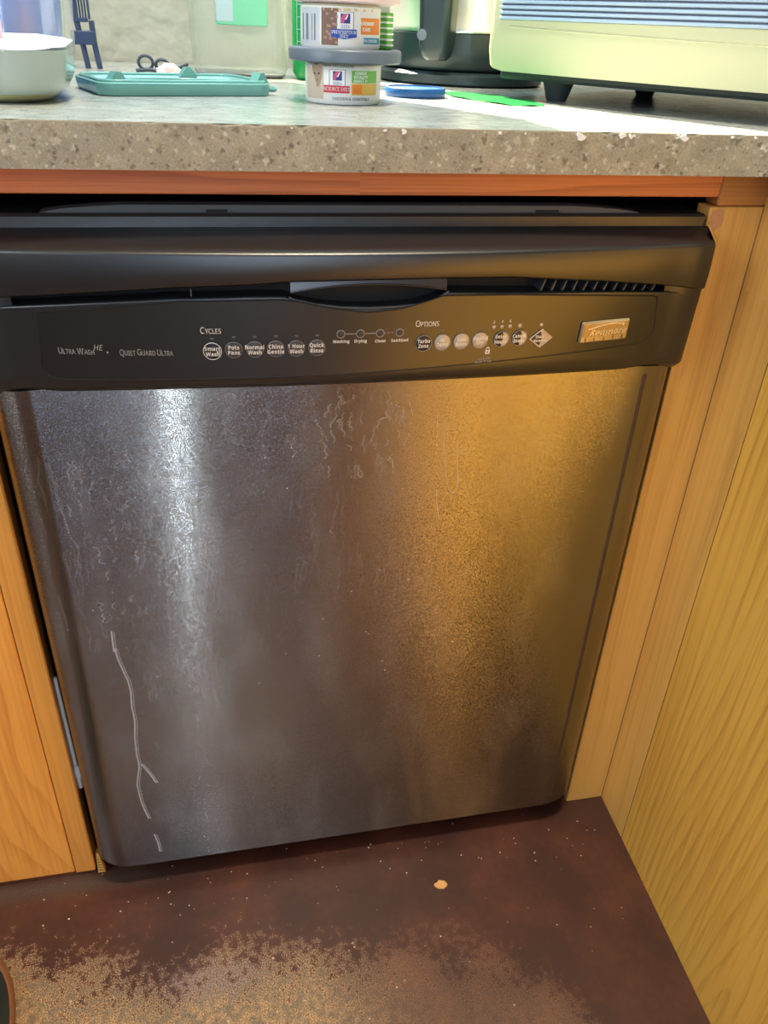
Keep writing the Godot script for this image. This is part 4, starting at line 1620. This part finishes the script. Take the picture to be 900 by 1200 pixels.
	# green bottle with a measuring scale
	var gb := thing("green_bottle", "bright green plastic bottle with a pale measuring scale behind the cans", "bottle", Vector3(0.0340, TOP, -0.475))
	st = mb()
	st.lathe([Vector2(0.0, 0.0), Vector2(0.030, 0.0), Vector2(0.0350, 0.008), Vector2(0.0355, 0.02), Vector2(0.0355, 0.15), Vector2(0.030, 0.165), Vector2(0.014, 0.18), Vector2(0.014, 0.20), Vector2(0.0, 0.20)], Vector3.ZERO, 40)
	obj("bottle_body", st, M.green_bottle, gb)
	for i in 9:
		obj("scale_mark", patch(0.0358, -0.80, -0.55 if i % 2 else -0.42, 0.028 + i * 0.0125, 0.0288 + i * 0.0125, 1.70, 4), M.label_pale, gb)
	obj("scale_line", patch(0.0358, -0.82, -0.80, 0.026, 0.13, 1.70, 2), M.label_pale, gb)
	# blue lid, green patch painted as sunlight through the green bottle
	var bl := thing("bottle_cap", "blue round plastic cap lying on the worktop right of the cans", "cap", Vector3(0.1020, TOP, -0.2570))
	st = mb()
	st.lathe([Vector2(0.0, 0.0), Vector2(0.0305, 0.0), Vector2(0.0312, 0.0008), Vector2(0.0312, 0.0080), Vector2(0.0300, 0.0091), Vector2(0.0285, 0.0091), Vector2(0.028, 0.0078), Vector2(0.0, 0.0078)], Vector3.ZERO, 48)
	obj("cap_disc", st, M.lid_blue, bl)
	var gf := thing("green_light_patch", "flat green patch standing in for sunlight through the green bottle behind the blue cap", "light_patch", Vector3(0.0, TOP, 0.0))
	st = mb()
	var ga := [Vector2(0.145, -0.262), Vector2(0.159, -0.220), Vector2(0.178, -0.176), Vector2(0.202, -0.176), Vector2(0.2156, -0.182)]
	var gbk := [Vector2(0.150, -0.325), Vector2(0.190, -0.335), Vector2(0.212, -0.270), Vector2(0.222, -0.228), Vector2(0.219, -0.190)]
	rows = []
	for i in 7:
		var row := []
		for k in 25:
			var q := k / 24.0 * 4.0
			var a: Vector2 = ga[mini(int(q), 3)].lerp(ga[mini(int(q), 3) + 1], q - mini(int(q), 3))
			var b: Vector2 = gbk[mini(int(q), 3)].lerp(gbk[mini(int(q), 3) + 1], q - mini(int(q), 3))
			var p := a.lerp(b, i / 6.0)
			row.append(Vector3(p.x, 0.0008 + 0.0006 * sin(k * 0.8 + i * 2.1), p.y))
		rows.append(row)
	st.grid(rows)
	obj("light_patch_sheet", st, M.green_sunlight, gf)
	# electric kettle
	var k := thing("electric_kettle", "black and steel electric kettle on its round black base by the wall", "kettle", Vector3(0.2260, TOP, -0.5200))
	st = mb()
	st.lathe([Vector2(0.0, 0.0), Vector2(0.102, 0.0), Vector2(0.108, 0.003), Vector2(0.108, 0.012), Vector2(0.103, 0.0155), Vector2(0.0, 0.0155)], Vector3.ZERO, 64)
	obj("base", st, M.kettle_black, k)
	st = mb()
	st.lathe([Vector2(0.0, 0.0165), Vector2(0.098, 0.0165), Vector2(0.1025, 0.020), Vector2(0.1035, 0.036), Vector2(0.1020, 0.0560), Vector2(0.096, 0.0575)], Vector3.ZERO, 64)
	obj("collar", st, M.kettle_black, k)
	st = mb()
	st.lathe([Vector2(0.1005, 0.0572), Vector2(0.1012, 0.0600), Vector2(0.0995, 0.0625), Vector2(0.094, 0.11), Vector2(0.084, 0.18), Vector2(0.070, 0.215), Vector2(0.0, 0.222)], Vector3.ZERO, 64)
	obj("steel_body", st, M.kettle_steel, k)
	var hd := obj("kettle_handle", loft([[0.028, 0.012, 0.010, 0.008], [0.032, 0.016, 0.016, 0.010], [0.045, 0.0185, 0.020, 0.010], [0.075, 0.0195, 0.022, 0.010], [0.16, 0.022, 0.026, 0.010], [0.20, 0.020, 0.022, 0.010]], true, true, 6), M.kettle_black, k, Vector3(-0.0600, 0.0, 0.0970))
	hd.rotation.y = -0.55
	st = mb()
	st.lathe([Vector2(0.0055, -0.001), Vector2(0.006, 0.0015), Vector2(0.0, 0.002)], Vector3.ZERO, 18)
	var rv := obj("rivet", st, M.lid_grey, hd, Vector3(-0.0125, 0.054, 0.0205))
	rv.rotation.x = PI / 2
	obj("water_gauge", patch(0.0988, 0.52, 0.66, 0.066, 0.11, 1.70, 5), M.print_blue, k)
	build_oven()


func build_oven() -> void:
	# the front runs away from A along (0.6, 0.8); local x along the front, local z out of it
	var o := thing("countertop_oven", "pale yellow countertop appliance with a ribbed blue-grey front panel at the right", "appliance", Vector3(0.1835, TOP, -0.2870), -atan2(0.8, 0.6))
	var W := 0.46
	var H := 0.26
	var D := 0.30
	# front shell: rounded at its left edge and bowed a little
	var st := mb()
	var rows := []
	var y0 := 0.0255
	for i in 13:
		var row := []
		var y := lerpf(y0, H, i / 12.0)
		for k in 46:
			var x: float
			var z: float
			if k < 9:
				var a := PI / 2 * k / 8.0
				x = 0.010 - 0.010 * cos(a)
				z = -0.010 + 0.010 * sin(a)
			else:
				x = lerpf(0.010, W, (k - 8) / 37.0)
				z = 0.0
			z += 0.016 * sin(PI * clampf(x / W, 0, 1)) if k >= 8 else 0.016 * sin(PI * 0.010 / W) * k / 8.0
			if i == 0:
				z -= 0.004
			row.append(Vector3(x, y + (0.008 * pow(1.0 - clampf(x / 0.02, 0, 1), 2.0) if i == 0 else 0.0), z))
		rows.append(row)
	st.grid(rows)
	obj("front_shell", st, M.appliance, o)
	st = mb()
	st.box(Vector3(0.0, 0.030, -D), Vector3(W, H, -0.0100), 0.006)
	obj("body", st, M.appliance, o)
	st = mb()
	st.box(Vector3(0.012, 0.018, -D + 0.01), Vector3(W - 0.01, 0.0295, -0.012), 0.003)
	obj("underside", st, M.under, o)
	for q in [[0.070, -0.040], [W - 0.05, -0.04], [0.070, -D + 0.05], [W - 0.05, -D + 0.05]]:
		st = mb()
		st.lathe([Vector2(0.0, 0.0), Vector2(0.010, 0.0), Vector2(0.0115, 0.003), Vector2(0.0165, 0.018), Vector2(0.0, 0.0185)], Vector3(q[0], 0, q[1]), 20)
		obj("foot", st, M.under, o)
	# ribbed panel
	var zz := func(x: float) -> float: return 0.016 * sin(PI * x / W)
	st = mb()
	var lo := []
	var hi := []
	for k in 31:
		var x := lerpf(0.0165, W - 0.03, k / 30.0)
		lo.append(Vector3(x, 0.0715, zz.call(x) + 0.0006))
		hi.append(Vector3(x, 0.20, zz.call(x) + 0.0006))
	st.grid([lo, hi])
	obj("panel_back", st, M.slate_dark, o)
	for i in 27:
		st = mb()
		st.tube(range(31).map(func(k): return Vector3(lerpf(0.0170, W - 0.031, k / 30.0), 0.0735 + i * 0.0046, zz.call(lerpf(0.0170, W - 0.031, k / 30.0)) + 0.0008)), 0.0017, 6)
		obj("rib", st, M.rib_blue, o)
	st = mb()
	st.tube(range(31).map(func(k): return Vector3(lerpf(0.030, W, k / 30.0), 0.0660 - 0.010 * pow(k / 30.0, 0.8), zz.call(lerpf(0.030, W, k / 30.0)) + 0.0002)), 0.0007, 6)
	obj("raised_line", st, M.appliance, o)


# ---------------------------------------------------------------- small things
func build_small_things() -> void:
	# unseen ceiling lamp added to light the fronts from overhead
	var l := thing("added_ceiling_lamp", "square white lamp added unseen above the dishwasher to light the fronts", "lamp", Vector3(0.12, 2.83, 0.27))
	var st := mb()
	st.box(Vector3(-0.17, 0.0, -0.17), Vector3(0.17, 0.07, 0.17), 0.006)
	obj("added_lamp_housing", st, M.frame, l)
	var glow := mat(Color(1, 0.96, 0.9), 0.5)
	glow.emission_enabled = true
	glow.emission = Color(1, 0.95, 0.86)
	glow.emission_energy_multiplier = 1.0
	st = mb()
	st.box(Vector3(-0.155, -0.004, -0.155), Vector3(0.155, 0.0, 0.155), 0.001)
	obj("added_lamp_diffuser", st, glow, l)
	# white sealant and a wooden shim in the gap at the left of the dishwasher
	var w := thing("sealant_strip", "white dried sealant in the dark gap left of the dishwasher door", "sealant", Vector3(-0.3035, 0.135, -0.014))
	st = mb()
	st.tube([Vector3(-0.0005, 0.005, 0.002), Vector3(-0.001, 0.025, 0.001), Vector3(-0.0012, 0.045, 0), Vector3(-0.0015, 0.10, 0), Vector3(-0.0018, 0.17, -0.001)], 0.0022, 8)
	obj("bead", st, M.residue, w)
	st = mb()
	var bn := noise(81, 200.0, 2)
	var rows := []
	for i in 9:
		var row := []
		for k in 17:
			var a := TAU * k / 16
			var e := PI * (i / 8.0 - 0.5)
			var q := 1.0 + 0.3 * bn.get_noise_2d(cos(a) * cos(e) * 0.02, sin(e) * 0.02)
			row.append(Vector3(cos(a) * cos(e) * 0.0038 * q, 0.03 + sin(e) * 0.013 * q, 0.002 + sin(a) * cos(e) * 0.003 * q))
		rows.append(row)
	st.grid(rows, [], false, true)
	obj("blob", st, M.residue, w)
	var s := thing("wooden_shim", "small yellow wooden shim standing at the bottom left corner of the dishwasher", "shim", Vector3(-0.3000, 0.0, -0.002))
	st = mb()
	st.prism(PackedVector2Array([Vector2(-0.004, 0), Vector2(0.0045, 0), Vector2(0.0015, 0.035), Vector2(-0.0015, 0.038)]), -0.003, 0.003)
	obj("wedge", st, M.shim, s)
	for i in 5:
		st = mb()
		st.box(Vector3(-0.0036 + i * 0.0004, 0.004 + i * 0.005, 0.0028), Vector3(0.0042 - i * 0.0006, 0.0048 + i * 0.005, 0.0033), 0.0001)
		obj("notch", st, M.groove, s)
	# crumb and grit on the floor
	var c := thing("crumb", "yellowish flat crumb on the dark floor in front of the dishwasher", "crumb", Vector3(0.1040, 0.0, 0.0900))
	st = mb()
	rng.seed = 3
	var ol := PackedVector2Array()
	for k in 14:
		var a := TAU * k / 14
		ol.append(Vector2(cos(a) * 0.0085 * rng.randf_range(0.7, 1.1), sin(a) * 0.0060 * rng.randf_range(0.7, 1.1)))
	st.prism(ol, 0.0, 0.0018, Transform3D(Basis(Vector3.RIGHT, -PI / 2), Vector3.ZERO))
	obj("flake", st, M.crumb, c)
	st = mb()
	rng.seed = 4
	for i in 90:
		var p := Vector3(rng.randf_range(-0.38, 0.33), 0, rng.randf_range(0.006, 0.26))
		if rng.randf() < 0.5:
			p.z = rng.randf_range(0.006, 0.07)
		if p.x > panel_x(p.z) - 0.01:
			continue
		var r := rng.randf_range(0.0003, 0.0008)
		st.box(p - Vector3(r, 0, r), p + Vector3(r * rng.randf_range(0.6, 1.6), r * 0.9, r), r * 0.3)
	tag(obj("floor_grit", st, M.grit), "tiny pale grit and crumbs scattered over the dark floor", "grit", "", "stuff")
	# toe of a shoe at the lower left corner
	var sh := thing("shoe", "dark teal shoe with a brown sole edge at the lower left corner of the floor", "shoe", Vector3(-0.4100, 0.0, 0.0930), -0.08)
	st = mb()
	rows = []
	var sole := []
	for k in 41:
		var a := TAU * k / 40
		var zz := 0.135 - cos(a) * 0.135
		var wd := 0.046 * sqrt(maxf(0.0, 1.0 - pow((zz - 0.135) / 0.135, 2.0))) * (1.12 if zz < 0.11 else 0.94)
		sole.append(Vector2(wd * (1 if a < PI else -1), zz))
	for q in [[0.0, 0.97], [0.003, 1.03], [0.010, 1.03], [0.013, 0.98]]:
		var row := []
		for p in sole:
			row.append(Vector3(p.x * q[1], q[0], 0.135 + (p.y - 0.135) * q[1]))
		rows.append(row)
	st.grid(rows, [], false, true)
	st.poly(rows[3].slice(0, -1), Vector3(0, -1, 0.135))
	obj("sole", st, M.sole, sh)
	st = mb()
	rows = []
	for q in [[0.012, 0.97, 0.0], [0.025, 0.96, 0.002], [0.040, 0.84, 0.016], [0.052, 0.70, 0.04], [0.062, 0.5, 0.075], [0.072, 0.35, 0.10]]:
		var row := []
		for p in sole:
			row.append(Vector3(p.x * q[1], q[0], 0.135 + (p.y - 0.135) * (q[1] * 0.5 + 0.47) + q[2] * 0.6))
		rows.append(row)
	st.grid(rows, [], false, true)
	st.poly(rows[5].slice(0, -1), Vector3(0, 0, 0.17))
	obj("upper", st, M.shoe_teal, sh)
